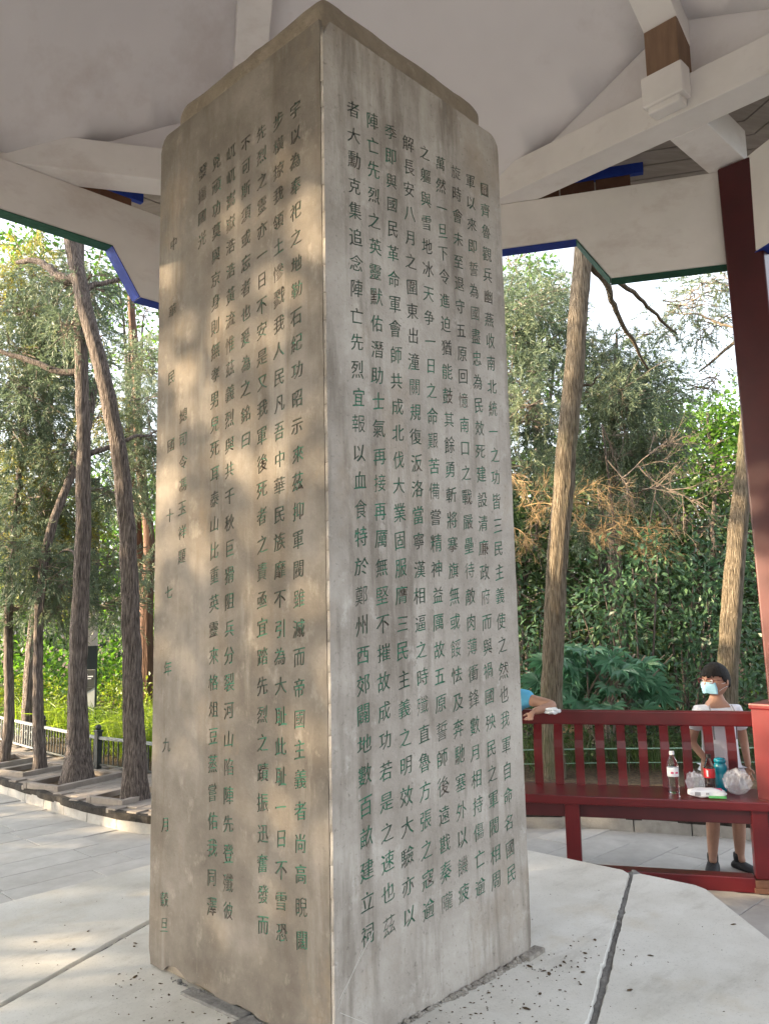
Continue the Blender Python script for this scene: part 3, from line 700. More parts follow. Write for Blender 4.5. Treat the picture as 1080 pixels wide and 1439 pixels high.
bmesh.ops.rotate(bm, verts=bm.verts, cent=(0, 0, 0), matrix=Matrix.Rotation(TH, 3, 'Z'))
fin('cap_stone', bm, M['stelecap'], stele, smooth=True)
# crumbly mortar line under the cap and along the foot
def rubble(name, a, b, n, r0, m, parent, seed, zj=.004, out_=None):
    rr = random.Random(seed); bm = bmesh.new()
    for i in range(n):
        t = rr.random(); p = a.lerp(b, t)+Vector((rr.gauss(0, .004), rr.gauss(0, .004), rr.gauss(0, zj))); r = r0*rr.uniform(.4, 1.3)
        res = bmesh.ops.create_icosphere(bm, subdivisions=1, radius=1, matrix=Matrix.Translation(p) @ Matrix.Diagonal((r*rr.uniform(.7, 1.5), r*rr.uniform(.7, 1.5), r*rr.uniform(.5, 1), 1)))
        for v in res['verts']: v.co += Vector((rr.gauss(0, 1), rr.gauss(0, 1), rr.gauss(0, 1)))*r*.12
    return fin(name, bm, m, parent)
A = Kl+Vector((0, 0, 0))
rubble('mortar_crust', A+DR*.10+DL*.046+Vector((0, 0, HB+.012)), A+DR*.93+DL*.046+Vector((0, 0, HB+.012)), 260, .010, M['mortar'], stele, 3, .010)
rubble('mortar_crust', A+DL*.10+DR*.05+Vector((0, 0, HB+.008)), A+DL*.93+DR*.05+Vector((0, 0, HB+.008)), 120, .007, M['stelecap'], stele, 4)
rubble('mortar_foot', A+DR*.02-DL*.004, A+DR*1.0-DL*.004, 420, .0065, M['mortar'], stele, 5)
rubble('mortar_foot', A+DR*.50-DL*.012, A+DR*.93-DL*.010, 260, .009, M['mortar'], stele, 6)
rubble('mortar_foot', A+DL*.05-DR*.012, A+DL*.82-DR*.010, 220, .0055, M['joint'], stele, 7)
bm = bmesh.new(); box(bm, (.47, -.505, .006), (.11, .045, .018), 0.05, Matrix.Rotation(TH, 4, 'Z')); fin('mortar_patch', bm, M['mortar'], stele, bev=.004)
bm = bmesh.new(); box(bm, (-.512, .05, .004), (.05, .30, .012), .06, Matrix.Rotation(TH, 4, 'Z')); box(bm, (-.530, -.18, .003), (.07, .16, .010), -.1, Matrix.Rotation(TH, 4, 'Z')); fin('mortar_patch', bm, M['joint'], stele, bev=.003)

for (u0, v0, u1, v1, w__) in ((.02, .155, .16, .30, .0018), (.012, .13, .11, .26, .001), (.02, .12, .14, .045, .0016)):
    a_ = A+DR*u0+Vector((0, 0, v0)); b_ = A+DR*u1+Vector((0, 0, v1)); m_, l_ = beam_mtx(a_-DL*.0004, b_-DL*.0004); bm = bmesh.new(); box(bm, (l_/2, 0, 0), (l_, .0012, w__), 0, m_); fin('scratch', bm, M['scratch'], stele)
# ---------------------------------------------------------------- pavilion
pv = thing('hexagonal_pavilion', 'open hexagonal pavilion with white beams, dark red columns and a plaster ceiling', 'pavilion', (PC.x, PC.y, 0))
def P_(v, z=0): return Vector((v.x-PC.x, v.y-PC.y, z))
inw = lambda i: (PC-HV[i]).normalized()
for i in range(6):
    c = HV[i]; d = inw(i); ang = math.atan2(d.y, d.x); p = P_(c)
    bm = bmesh.new(); pc = p+d*.09; q_ = pc.copy()
    if i == 1: pc = P_(Vector((2.385, 5.0, 0))); q_ = P_(Vector((2.452, 5.0, 0)))       # the old column leans by a degree
    box(bm, (0, 0, 2.17), (.235, .235, 4.50), ang)
    for v in bm.verts: t_ = v.co.z/4.42; v.co.x += pc.x*t_+q_.x*(1-t_); v.co.y += pc.y*t_+q_.y*(1-t_)
    col = fin('column', bm, M['redcol'], pv, bev=.014, seg=3)
    if i in (0, 1, 2):
        k_ = P_(Vector((2.425, 5.0, 0))) if i == 1 else pc; bm = bmesh.new(); box(bm, (k_.x, k_.y, .46), (.37, .37, 1.04), ang); box(bm, (k_.x, k_.y, .985), (.39, .39, .035), ang); fin('column_casing', bm, M['red'], col, bev=.01)
TB, BL, BM_ = 4.43, 3.79, 4.10
for i in range(6):
    a, b = HV[i], HV[(i+1) % 6]; m, L_ = beam_mtx(P_(a), P_(b))
    s1, s2 = .82, 1.03
    e0 = .03; prof = [(e0, BL), (s1, BL), (s2, BM_), (L_-s2, BM_), (L_-s1, BL), (L_-e0, BL), (L_-e0, TB), (e0, TB)]
    bm = bmesh.new(); w2 = .05
    fa = [bm.verts.new((x, -w2, z)) for x, z in prof]; fb = [bm.verts.new((x, w2, z)) for x, z in prof]; n = len(prof)
    bm.faces.new(fa); bm.faces.new(fb[::-1])
    for k in range(n): bm.faces.new((fa[k], fb[k], fb[(k+1) % n], fa[(k+1) % n]))
    bmesh.ops.transform(bm, matrix=m, verts=bm.verts); lint = fin('lintel', bm, M['plaster'], pv, bev=.006)
    # painted underside strips
    for (x0, zz0, x1, zz1, mm) in ((.05, BL, s1, BL, 'g'), (s1, BL, s2, BM_, 'g'), (s2, BM_, L_/2, BM_, 'b'), (L_/2, BM_, L_-s2, BM_, 'b'), (L_-s2, BM_, L_-s1, BL, 'g'), (L_-s1, BL, L_-.05, BL, 'g')):
        if i in (1, 5): mm = 'g' if mm == 'b' else 'b'
        bm = bmesh.new(); th = .009; q0 = Vector((x0, 0, zz0)); q1 = Vector((x1, 0, zz1)); dd = (q1-q0).normalized(); nn = Vector((-dd.z, 0, dd.x))
        if nn.z < 0: nn = -nn
        pts = [q0-nn*.004, q1-nn*.004, q1-nn*th, q0-nn*th]; w3 = .0535
        va = [bm.verts.new(q+Vector((0, -w3, 0))) for q in pts]; vb = [bm.verts.new(q+Vector((0, w3, 0))) for q in pts]
        bm.faces.new(va); bm.faces.new(vb[::-1])
        for k in range(4): bm.faces.new((va[k], vb[k], vb[(k+1) % 4], va[(k+1) % 4]))
        bmesh.ops.transform(bm, matrix=m, verts=bm.verts); fin('painted_trim', bm, M['green'] if mm == 'g' else M['blue'], lint)
# corner-cutting beams, cross pieces, blocks, hip rafters
CB0, CB1 = 4.433, 4.655
for i in range(6):
    a = HV[i]; dp = (HV[(i-1) % 6]-a).normalized(); dn = (HV[(i+1) % 6]-a).normalized(); dc = inw(i); s_ = 1.55
    A_, B_ = P_(a+dp*s_), P_(a+dn*s_); m, L_ = beam_mtx(A_, B_)
    bm = bmesh.new(); box(bm, (L_/2, 0, (CB0+CB1)/2), (L_+.75, .21, CB1-CB0), 0, m); fin('corner_beam', bm, M['plaster'], pv, bev=.006)
    mc = P_(a+dc*(s_*.5)); m2, L2 = beam_mtx(P_(a)+dc*.06, mc)
    bm = bmesh.new(); box(bm, ((L2-.1)/2, 0, CB0+.11-.002), (L2-.108, .235, .22), 0, m2); fin('cross_beam', bm, M['plaster'], pv, bev=.006)
    m3, _ = beam_mtx(mc, mc+dc)
    bm = bmesh.new(); box(bm, (.165, 0, 4.59), (.115, .25, .19), 0, m3); box(bm, (.16, 0, 4.473), (.10, .20, .045), 0, m3); fin('beam_block', bm, M['plaster'], pv, bev=.012)
    bm = bmesh.new(); box(bm, (.07, 0, 4.82), (.24, .20, .33), 0, m3); fin('short_post', bm, M['tan'], pv, bev=.004)
    ctr = Vector((0, 0, 0)); h0 = 4.93; r0 = (mc-ctr).length-.10; sl = .75
    m4, L4 = beam_mtx(mc+dc*.10+Vector((0, 0, h0)), Vector((0, 0, h0+sl*r0)))
    bm = bmesh.new(); box(bm, (L4/2-.15, 0, .14), (L4+.3, .21, .28), 0, m4); fin('hip_rafter', bm, M['plaster'], pv, bev=.008)
    # plaster infill between the corner beam and the sloping ceiling
    lat = Vector((-dc.y, dc.x, 0)); q0 = P_(a)+dc*.80; bm = bmesh.new()
    for off, sg_ in ((0, 1),):
        T_ = [q0-lat*1.06+Vector((0, 0, 4.635)), q0+lat*1.06+Vector((0, 0, 4.635)), q0+Vector((0, 0, 5.16))]
        fa = [bm.verts.new(p) for p in T_]; fb = [bm.verts.new(p-dc*.03) for p in T_]; bm.faces.new(fa); bm.faces.new(fb[::-1])
        for k in range(3): bm.faces.new((fa[k], fb[k], fb[(k+1) % 3], fa[(k+1) % 3]))
    fin('ceiling_infill', bm, M['ceiling'], pv)
# ceiling planes
ap0 = LS*math.cos(R(30))
for i in range(6):
    a, b = P_(HV[i]), P_(HV[(i+1) % 6]); apex = Vector((0, 0, 4.51+.87*ap0)); k0 = 1.0
    bm = bmesh.new(); n_ = 16; rows = []
    for r_ in range(n_+1):
        t = r_/n_; row = []
        for c_ in range(n_+1):
            q = (a.lerp(b, c_/n_)); p = q*(1-t)+Vector((0, 0, 4.51*(1-t)))+apex*t
            p.z += .03*math.sin(math.pi*t)*math.sin(math.pi*c_/n_)+noise.noise(p*1.7)*.008
            row.append(bm.verts.new(p))
        rows.append(row)
    cut = .79
    def beyond(p):
        for hv in HV:
            dd = (PC-hv).normalized(); 
            if (Vector((p.x, p.y, 0))-P_(hv)).dot(dd) < cut: return True
        return False
    for x, y in zip(rows, rows[1:]):
        for c_ in range(n_):
            bm.faces.new((x[c_], x[c_+1], y[c_+1], y[c_]))
    for hv in (HV[i], HV[(i+1) % 6]):
        dd = (PC-hv).normalized(); q0 = P_(hv)+dd*cut
        bmesh.ops.bisect_plane(bm, geom=bm.verts[:]+bm.edges[:]+bm.faces[:], plane_co=q0, plane_no=-dd, clear_outer=True)
    bmesh.ops.remove_doubles(bm, verts=bm.verts, dist=.001)
    cp = fin('ceiling_panel', bm, M['ceiling'], pv, smooth=True)
    md = cp.modifiers.new('thick', 'SOLIDIFY'); md.thickness = .05; md.offset = 0
    # eave soffit of boards, fascia frieze
    d = (b-a).normalized(); nrm = Vector(((a.x+b.x), (a.y+b.y), 0)).normalized(); L_ = (b-a).length
    nb_ = 7
    for k in range(nb_):
        r0 = k/nb_; r1 = (k+1)/nb_-.012
        def pt(rr, side):
            off = -.02+.95*rr; z = 5.0-.24*rr; base = (a if side == 0 else b); ext = off*math.tan(R(30)); return base+nrm*off+(-d if side == 0 else d)*ext+Vector((0, 0, z))
        bm = bmesh.new(); P4 = [pt(r0, 0), pt(r0, 1), pt(r1, 1), pt(r1, 0)]
        v1_ = [bm.verts.new(p) for p in P4]; v2_ = [bm.verts.new(p+Vector((0, 0, .03))) for p in P4]
        bm.faces.new(v1_[::-1]); bm.faces.new(v2_)
        for q in range(4): bm.faces.new((v1_[q], v1_[(q+1) % 4], v2_[(q+1) % 4], v2_[q]))
        fin('eave_board', bm, M['boards'], pv)
    mf, Lf = beam_mtx(a+nrm*.5, b+nrm*.5)
    bm = bmesh.new(); box(bm, (Lf/2, 0, 4.845), (Lf-1.06, .05, .095), 0, mf); fin('frieze_rail', bm, M['blue'], pv, bev=.004)
    bm = bmesh.new()
    for q in range(9): box(bm, (.62+(Lf-1.24)*(q+.5)/9, 0, 4.66), ((Lf-1.24)/9-.012, .03, .272), 0, mf)
    fin('frieze_panel', bm, M['brown'], pv, bev=.003)
    # outer roof skin so no light leaks in
    bm = bmesh.new(); o0 = pt(1.0, 0)+Vector((0, 0, .08)); o1 = pt(1.0, 1)+Vector((0, 0, .08)); ap_ = apex+Vector((0, 0, .45))
    v = [bm.verts.new(x) for x in (o0, o1, ap_)]; bm.faces.new(v); fin('roof_slope', bm, M['boards'], pv)

# ---------------------------------------------------------------- bench between the columns
bd = az(-74.5); bn = az(15.5)      # along (leftwards) and outwards
B0 = Vector((2.18, 4.89, 0))       # seat front edge near the right column
bench = thing('slatted_bench', 'dark red wooden bench with slatted backrest spanning between pavilion columns', 'bench', (B0.x, B0.y, 0), math.atan2(bd.y, bd.x))
# local x = leftwards along the seat, local y = inwards?  (Z x X)
def BX(bm, x0, x1, y0, y1, z0, z1): box(bm, ((x0+x1)/2, -(y0+y1)/2, (z0+z1)/2), (x1-x0, y1-y0, z1-z0))
# y argument = distance outwards from seat front
BLN = 3.1
bm = bmesh.new(); BX(bm, -.13, BLN, 0, .40, .398, .45); fin('seat', bm, M['red'], bench, bev=.007, seg=2)
bm = bmesh.new(); BX(bm, -.10, BLN, .05, .10, .315, .396); fin('apron', bm, M['redcol'], bench, bev=.004)
for x0 in (.05, 1.115, 2.3):
    bm = bmesh.new(); BX(bm, x0-.045, x0+.045, .03, .12, -.06 if x0 > .2 else .014, .396); fin('leg', bm, M['red'], bench, bev=.006)
bm = bmesh.new(); BX(bm, .0, .11, .01, .14, -.06, -.03); BX(bm, .008, .102, .018, .132, -.03, .012); fin('leg_base', bm, M['brown'], bench, bev=.005)
bm = bmesh.new(); BX(bm, .10, BLN, .02, .12, -.06, .024); fin('base_rail', bm, M['red'], bench, bev=.006)
bm = bmesh.new(); BX(bm, -.02, BLN, .40, .455, .825, .92); fin('top_rail', bm, M['red'], bench, bev=.012, seg=3)
k = 0
x = .135
while x < BLN-.1:
    bm = bmesh.new(); n_ = 8; ra = []
    for q in range(n_+1):
        t = q/n_; z = .448+t*.379; y = .36+.055*t+.028*math.sin(t*math.pi*1.0)*(-1)+.012*math.sin(t*2*math.pi)
        ra.append([bm.verts.new((x+a_, -(y+b_), z)) for a_, b_ in ((-.027, -.014), (.027, -.014), (.027, .014), (-.027, .014))])
    for a_, b_ in zip(ra, ra[1:]):
        for q in range(4): bm.faces.new((a_[q], a_[(q+1) % 4], b_[(q+1) % 4], b_[q]))
    bm.faces.new(ra[0][::-1]); bm.faces.new(ra[-1]); fin('slat', bm, M['red'], bench, bev=.004, seg=1)
    x += .1335

# adjoining bench on the right, mostly beyond the frame
# (its near face shows only as the casing of the shared column)

# ---------------------------------------------------------------- trees
def tree(name, label, cat, path, bark, lobes=.12, crown=None, cmat='conif', limbs=(), seed=0, group=None, seg=26, crown_kind=None, dens=1.0, ln=.078, wd=.011, kind='c', extra=None, flare=0):
    """path: [(x,y,z,r)...] world; limbs: [[(x,y,z,r)...]...]; crown: clumps in world coordinates"""
    base = Vector(path[0][:3]); t = thing(name, label, cat, base, group=group); b = np.array([*base, 0.])
    Q = resample(np.array(path)-b, max(14, int(len(path)*9))); Q[:, 3] *= .84
    rr = np.random.default_rng(seed+100)
    Q[:, :2] += np.cumsum(rr.normal(size=(len(Q), 2))*.0035, axis=0)-0
    if flare: 
        h = Q[:, 2]-Q[0, 2]; Q[:, 3] *= 1+flare*np.exp(-h/.16)
    me = tubes_mesh('trunk', [tube_arrays(Q[:, :3], Q[:, 3]*(1+rr.normal(size=len(Q))*.02), seg, .02, seed, lobes=lobes)])
    link('trunk', me, bark, t)
    for L_ in limbs:
        q = resample(np.array(L_)-b, 22); q[:, :3] += np.cumsum(rr.normal(size=(22, 3))*.008, axis=0)
        link('limb', tubes_mesh('limb', [tube_arrays(q[:, :3], q[:, 3], 9, .08, seed)]), bark, t)
    if crown:
        rng = np.random.default_rng(seed); cl_ = [(c[0]-base.x, c[1]-base.y, c[2]-base.z, *c[3:]) for c in crown]
        if kind == 'c': a = conif_pts(rng, cl_, dens, ln, wd)
        else: a = broad_pts(rng, cl_, dens, ln, wd)
        link('crown', quads_mesh('crown', *a), M[cmat], t)
        # twigs inside the clumps
        tw = []
        for c in cl_:
            for _ in range(5 if kind == 'c' else 4):
                d = rng.normal(size=3); d[2] = abs(d[2])*.4-.25
                twig_tree(rng, np.array(c[:3])-d/np.linalg.norm(d)*c[3]*.7, d, c[3]*1.5, .010, 1, tw, .7, -.03, 4)
        link('twigs', tubes_mesh('twigs', tw), M['twigg'], t, kind='stuff')
    return t

CL = [(-4.28, 9.5, 5.33, .55), (-4.43, 9.5, 4.8, .6), (-3.98, 9.5, 5.69, .45), (-3.98, 9.2, 4.18, .6), (-4.21, 9.2, 3.84, .55), (-3.67, 9.2, 3.5, .4), (-3.47, 9.0, 5.03, .3), (-3.31, 9.0, 4.86, .25), (-3.0, 7.9, 4.95, .3), (-3.2, 8.0, 4.6, .25)]
CL += [(-3.6, 9.3, 4.6, .4), (-3.9, 9.6, 5.2, .4), (-3.45, 9.3, 5.5, .4), (-4.6, 9.8, 4.3, .5), (-3.3, 9.4, 3.1, .3)]
CLb = [(-4.11, 9.4, 3.04, .5), (-4.11, 9.0, 2.42, .55), (-3.79, 9.0, 2.18, .5), (-3.58, 9.2, 1.98, .4), (-3.29, 9.6, 2.29, .4), (-3.3, 9.8, 1.79, .35), (-3.65, 9.0, 1.71, .3)]
CLc = [(-4.18, 9.4, 1.78, .35), (-4.6, 10.0, 3.32, .5), (-4.01, 10.0, 2.95, .4), (-4.31, 10.0, 5.15, .5), (-4.02, 10.0, 4.58, .35)]
CLy = [(-4.48, 9.8, 6.02, .5), (-4.74, 10.0, 5.73, .5), (-4.12, 9.8, 4.89, .35), (-4.34, 9.8, 3.63, .5), (-4.07, 9.8, 3.18, .4), (-4.4, 9.8, 2.76, .5), (-3.78, 10.0, 2.77, .35), (-4.22, 10.0, 2.6, .4)]
tree('cypress_tree', 'leaning grey-barked tree beside the engraved pillar, sunlit high on its bent trunk', 'tree',
     [(-2.22, 7.35, .04, .115), (-2.24, 7.36, .5, .108), (-2.28, 7.4, 1.3, .098), (-2.33, 7.42, 2.2, .092), (-2.44, 7.46, 3.1, .088), (-2.62, 7.5, 3.9, .085), (-2.88, 7.58, 4.75, .082), (-3.05, 7.65, 5.4, .078), (-3.0, 7.8, 6.6, .09), (-3.05, 7.9, 8, .06)],
     M['bark'], crown=CL, seed=1, dens=.8, flare=.35, limbs=[[(-2.95, 7.6, 4.9, .05), (-3.2, 7.75, 5.0, .045), (-3.45, 7.95, 5.28, .035), (-3.8, 8.2, 5.35, .02)], [(-2.9, 7.6, 4.8, .03), (-2.6, 7.9, 5.1, .02), (-2.3, 8.2, 5.5, .012)]])
tree('cypress_tree', 'thick dark straight tree with flared foot in the middle pit frame', 'tree',
     [(-3.05, 8.2, .03, .15), (-3.04, 8.2, .25, .128), (-3.07, 8.2, .8, .108), (-3.08, 8.2, 1.8, .095), (-3.06, 8.2, 3.0, .080), (-3.10, 8.2, 4.2, .074), (-3.15, 8.2, 5.2, .07), (-3.2, 8.2, 7.5, .08)],
     M['bark'], crown=CLb, seed=2, dens=.8, flare=.45, lobes=.12, limbs=[[(-3.1, 8.25, 4.2, .04), (-3.4, 8.3, 4.22, .035), (-3.75, 8.35, 4.4, .03), (-4.3, 8.45, 4.6, .02), (-4.9, 8.6, 4.7, .01)], [(-3.0, 8.25, 3.3, .03), (-2.7, 8.6, 3.5, .02), (-2.5, 9, 3.7, .01)], [(-3.05, 8.2, 2.2, .02), (-3.4, 8.6, 2.35, .014), (-3.7, 8.9, 2.3, .008)]])
tree('cypress_tree', 'slim tree with a sunlit left side, third from the pillar', 'tree',
     [(-3.66, 8.8, .04, .072), (-3.68, 8.8, .6, .062), (-3.72, 8.8, 1.7, .056), (-3.68, 8.85, 2.5, .055), (-3.5, 8.9, 3.1, .05), (-3.35, 9.1, 3.8, .05), (-3.3, 9.3, 4.8, .03)],
     M['bark'], crown=CLc, seed=3, dens=.8, flare=.3)
tree('cypress_tree', 'slim wavy sunlit tree at the left edge of the photo', 'tree',
     [(-4.28, 9.3, .04, .068), (-4.22, 9.3, .5, .06), (-4.30, 9.3, 1.2, .056), (-4.33, 9.3, 2.0, .052), (-4.3, 9.4, 3.2, .05), (-4.35, 9.6, 4.6, .05), (-4.4, 9.8, 6, .03)],
     M['bark'], crown=CLy, cmat='conify', seed=4, dens=.8, flare=.3)
tree('russet_tree', 'reddish-brown multi-stemmed tree behind the leaning grey tree', 'tree',
     [(-3.79, 13.0, .0, .15), (-3.80, 13.0, 1.0, .135), (-3.80, 13.0, 2.0, .12), (-3.75, 13.0, 2.9, .10), (-3.9, 13.0, 3.7, .09), (-3.97, 13.0, 4.5, .08), (-4.1, 13, 6.5, .07), (-4.4, 13, 10, .04)],
     M['barkO'], crown=[(-3.46, 11.0, 4.06, .5), (-3.27, 11.0, 4.66, .5), (-3.2, 10.8, 3.62, .45), (-4.0, 12.0, 4.95, .45), (-3.11, 10.8, 4.1, .5), (-3.49, 11.0, 3.26, .35), (-3.14, 11.0, 2.28, .35), (-3.86, 11.5, 3.35, .4), (-3.69, 12.0, 5.61, .5), (-3.47, 12.0, 5.38, .4)], seed=5, dens=.65,
     limbs=[[(-3.7, 13.1, .1, .15), (-3.58, 13.2, 1.2, .13), (-3.62, 13.2, 2.4, .11), (-3.5, 13.2, 3.6, .08), (-3.3, 13.2, 5, .05)], [(-3.8, 13, 1.9, .1), (-3.95, 13.1, 2.6, .09), (-4.0, 13.1, 3.6, .07), (-4.3, 13.2, 4.6, .04)]])
tree('leaning_tree', 'dark crooked tree leaning right between the slim trees, far left', 'tree',
     [(-4.75, 11, .0, .12), (-4.72, 11, 1.2, .11), (-4.65, 11, 2.3, .10), (-4.5, 11, 3.0, .10), (-4.25, 11, 3.7, .09), (-4.1, 11.1, 4.6, .06)], M['bark'],
     crown=[(-4.6, 10.8, 2.3, .35), (-4.2, 10.9, 2.0, .3), (-3.9, 11, 4.4, .4), (-4.8, 11, 3.9, .4), (-5.0, 11.2, 2.9, .4)], seed=6, dens=.7, cmat='conify', limbs=[[(-4.68, 11, 2.3, .04), (-4.35, 10.9, 2.15, .03), (-4.0, 10.9, 1.9, .02)]])
# right side
CR1 = [(2.01, 11.0, 5.88, .8), (1.76, 10.5, 4.75, .7), (2.29, 11.0, 5.35, .6), (1.76, 9.6, 3.9, .35, .5), (1.59, 9.8, 4.22, .4), (1.58, 9.7, 3.4, .4), (2.07, 10.0, 3.81, .35), (2.49, 12.0, 6.4, .6), (1.64, 11.0, 5.37, .7), (1.72, 9.3, 4.0, .25, .5)]
tree('cypress_tree', 'thick ridged trunk leaning right behind the bench', 'tree',
     [(1.55, 8.0, .02, .132), (1.56, 8.0, .7, .122), (1.66, 8, 1.9, .12), (1.8, 8, 3.0, .118), (1.95, 8, 4.1, .112), (2.13, 8, 5.3, .105), (2.35, 8, 7, .12)],
     M['barkR'], crown=CR1, seed=7, dens=.8, lobes=.10, limbs=[[(2.15, 8.0, 5.15, .045), (2.37, 8.2, 4.99, .035), (2.55, 8.5, 4.7, .026), (2.75, 8.7, 4.5, .02), (2.99, 9.0, 4.25, .012)], [(2.15, 8.0, 5.25, .035), (2.52, 8.3, 5.12, .03), (2.87, 8.6, 5.0, .022), (3.24, 9.0, 4.9, .016), (3.55, 9.5, 5.0, .01)], [(1.93, 8, 3.75, .02), (2.1, 7.95, 3.85, .012), (2.2, 7.9, 3.95, .005)]])
CR2 = [(3.2, 11.0, 5.0, .65), (2.86, 10.6, 4.41, .6), (3.56, 11.0, 4.81, .65), (3.18, 10.4, 4.06, .65), (3.83, 11.0, 4.45, .45), (2.93, 10.6, 3.64, .5), (3.56, 10.8, 3.66, .5), (3.23, 12.0, 5.45, .5), (2.7, 11.0, 3.72, .5), (3.89, 11.0, 3.9, .4), (3.05, 10.2, 4.3, .5), (2.68, 10.2, 2.65, .4), (3.37, 10.6, 3.15, .4)]
tree('cypress_tree', 'grey-green feathery cypress filling the gap between the two right trunks', 'tree',
     [(3.2, 11.4, .0, .14), (3.2, 11.4, 2.5, .11), (3.3, 11.4, 4.5, .06), (3.4, 11.4, 5.6, .02)], M['bark'], crown=CR2, seed=8, dens=.8)
tree('pale_tree', 'straight pale grey trunk behind the boy in the face mask', 'tree',
     [(3.42, 8.6, .0, .135), (3.5, 8.6, .9, .125), (3.62, 8.6, 1.7, .12), (3.75, 8.6, 2.5, .115), (3.95, 8.6, 3.6, .11), (4.3, 8.6, 5.5, .13), (4.6, 8.8, 7.5, .09)],
     M['barkR'], crown=[(4.22, 11.0, 5.83, .45), (4.53, 11.0, 6.09, .45), (4.17, 11.5, 5.65, .35), (4.7, 11.0, 5.61, .4), (4.69, 11.5, 5.53, .3), (4.89, 11.0, 6.13, .45), (5.01, 12.0, 5.09, .3), (4.78, 12.0, 4.92, .25), (4.02, 12.0, 5.78, .2), (4.6, 9, 7.6, .9)], seed=9, dens=.30, lobes=.10,
     limbs=[[(4.1, 8.6, 4.5, .05), (4.6, 9.6, 5.0, .035), (4.8, 10.6, 5.2, .025), (4.4, 11, 4.9, .012)], [(4.6, 10, 5.1, .02), (4.5, 11, 5.7, .014), (4.1, 11.3, 5.9, .006)]])
# broadleaf trees beyond
def btree(label, x, y, clumps, seed, cm='broad', dens=.8, ln=.13, wd=.07, group='leafy trees in the wood behind'):
    z1 = max(c[2] for c in clumps); cx = sum(c[0] for c in clumps)/len(clumps); cy = sum(c[1] for c in clumps)/len(clumps)
    tree('leafy_tree', label, 'tree', [(x, y, 0, .13), (x, y, z1*.3, .11), ((x+cx)/2, (y+cy)/2, z1*.6, .08), (cx, cy, z1, .03)], M['bark'], crown=clumps, cmat=cm, seed=seed, kind='b', dens=dens, ln=ln, wd=wd, group=group,
         limbs=[[((x+cx)/2, (y+cy)/2, z1*.5, .05), ((x+c[0])/2, (y+c[1])/2, (z1*.5+c[2])/2, .035), (c[0], c[1], c[2], .015)] for c in clumps[:4]])
btree('bright green leafy tree against the sky beside the red column', 5.9, 14, [(5.3, 14.0, 4.95, .7), (5.79, 14.0, 4.7, .9), (5.16, 13.0, 4.0, .8), (5.54, 13.0, 3.7, .9), (5.14, 14.0, 4.5, .7), (6.31, 14.0, 4.9, .9), (5.06, 13.0, 3.4, .8), (6.25, 14.0, 4.3, .9)], 21, dens=1.1)
btree('bright leafy tree showing above the grey-green cypress', 4.9, 15.5, [(5.1, 15.0, 5.6, .6), (4.7, 15.0, 6.0, .5), (4.3, 15.2, 5.5, .6), (4.9, 15.4, 4.8, .8)], 22)
btree('tall green leafy tree between the pillar and the thick leaning trunk', 3.0, 15.5, [(3.13, 15.0, 7.9, .7), (2.59, 15.0, 8.3, .8), (3.4, 15.0, 7.0, .6), (2.83, 15.0, 7.4, .8), (2.3, 15.0, 6.6, .9), (3.0, 15.3, 6.0, .9)], 23)
darkc = [(2.44, 12.5, 3.47, .9), (3.56, 13.0, 3.53, 1.0), (4.35, 13.0, 3.28, 1.1), (4.82, 12.5, 2.86, 1.0), (2.04, 12.0, 2.66, .9), (2.81, 12.5, 2.25, 1.1), (3.42, 12.0, 2.0, 1.1), (2.0, 12.0, 1.61, 1.0), (2.74, 11.5, 1.2, .9), (3.86, 11.5, 1.67, 1.0), (4.79, 12.0, 2.18, 1.0), (5.45, 12.0, 2.58, 1.2), (4.89, 11.0, 1.17, 1.2), (3.35, 11.0, .83, .9), (4.09, 11.0, .62, .9), (1.84, 11.0, .67, .9), (1.66, 12.0, 2.24, 1.0), (3.19, 13.0, 2.96, .9), (4.12, 11.5, 1.17, .9), (2.95, 11.0, .46, .8), (5.63, 13.0, 1.99, 1.2), (5.9, 12.0, 1.63, 1.5), (1.2, 12, 1.4, 1.0), (1.0, 12.5, 3, 1.1)]
btree('dark evergreen thicket tree directly behind the thick leaning trunk', 2.2, 12.6, [c for c in darkc if c[0] < 2.6], 24, 'dark', .85)
btree('dark evergreen thicket tree behind the dead sunlit twigs', 3.4, 12.8, [c for c in darkc if 2.6 <= c[0] < 4.0], 25, 'dark', .85)
btree('dark evergreen thicket tree left of the red column', 4.9, 12.8, [c for c in darkc if c[0] >= 4.0], 26, 'dark', .85)
BLs = [[(-4.71, 15.0, 7.91, .8), (-4.78, 16.0, 7.27, .7), (-5.06, 15.0, 8.2, .7), (-4.56, 15.0, 7.48, .6), (-5.27, 15.0, 8.64, .8)], [(-6.09, 14.0, 8.47, .8), (-6.61, 14.0, 8.48, .8), (-6.07, 17.0, 7.01, .6)],
       [(-4.37, 15.0, 3.88, .9), (-5.42, 16.0, 3.2, .9), (-4.61, 15.0, 2.96, .9), (-5.86, 17.0, 4.82, .6)], [(-6.67, 18.0, 4.38, .7), (-7.89, 18.0, 2.81, 1.1), (-6.95, 18.0, 3.11, 1.0)]]
for k, (c, lab) in enumerate(zip(BLs, ['bright green treetop under the blue-edged beam', 'green treetop high at the upper left corner', 'sunny green tree seen between the thick tree and the leaning tree', 'distant pale green tree low behind the slim trees'])):
    btree(lab, c[0][0]-.2, c[0][1]+.8, c, 30+k, 'broad' if k != 3 else 'hedge', .8)
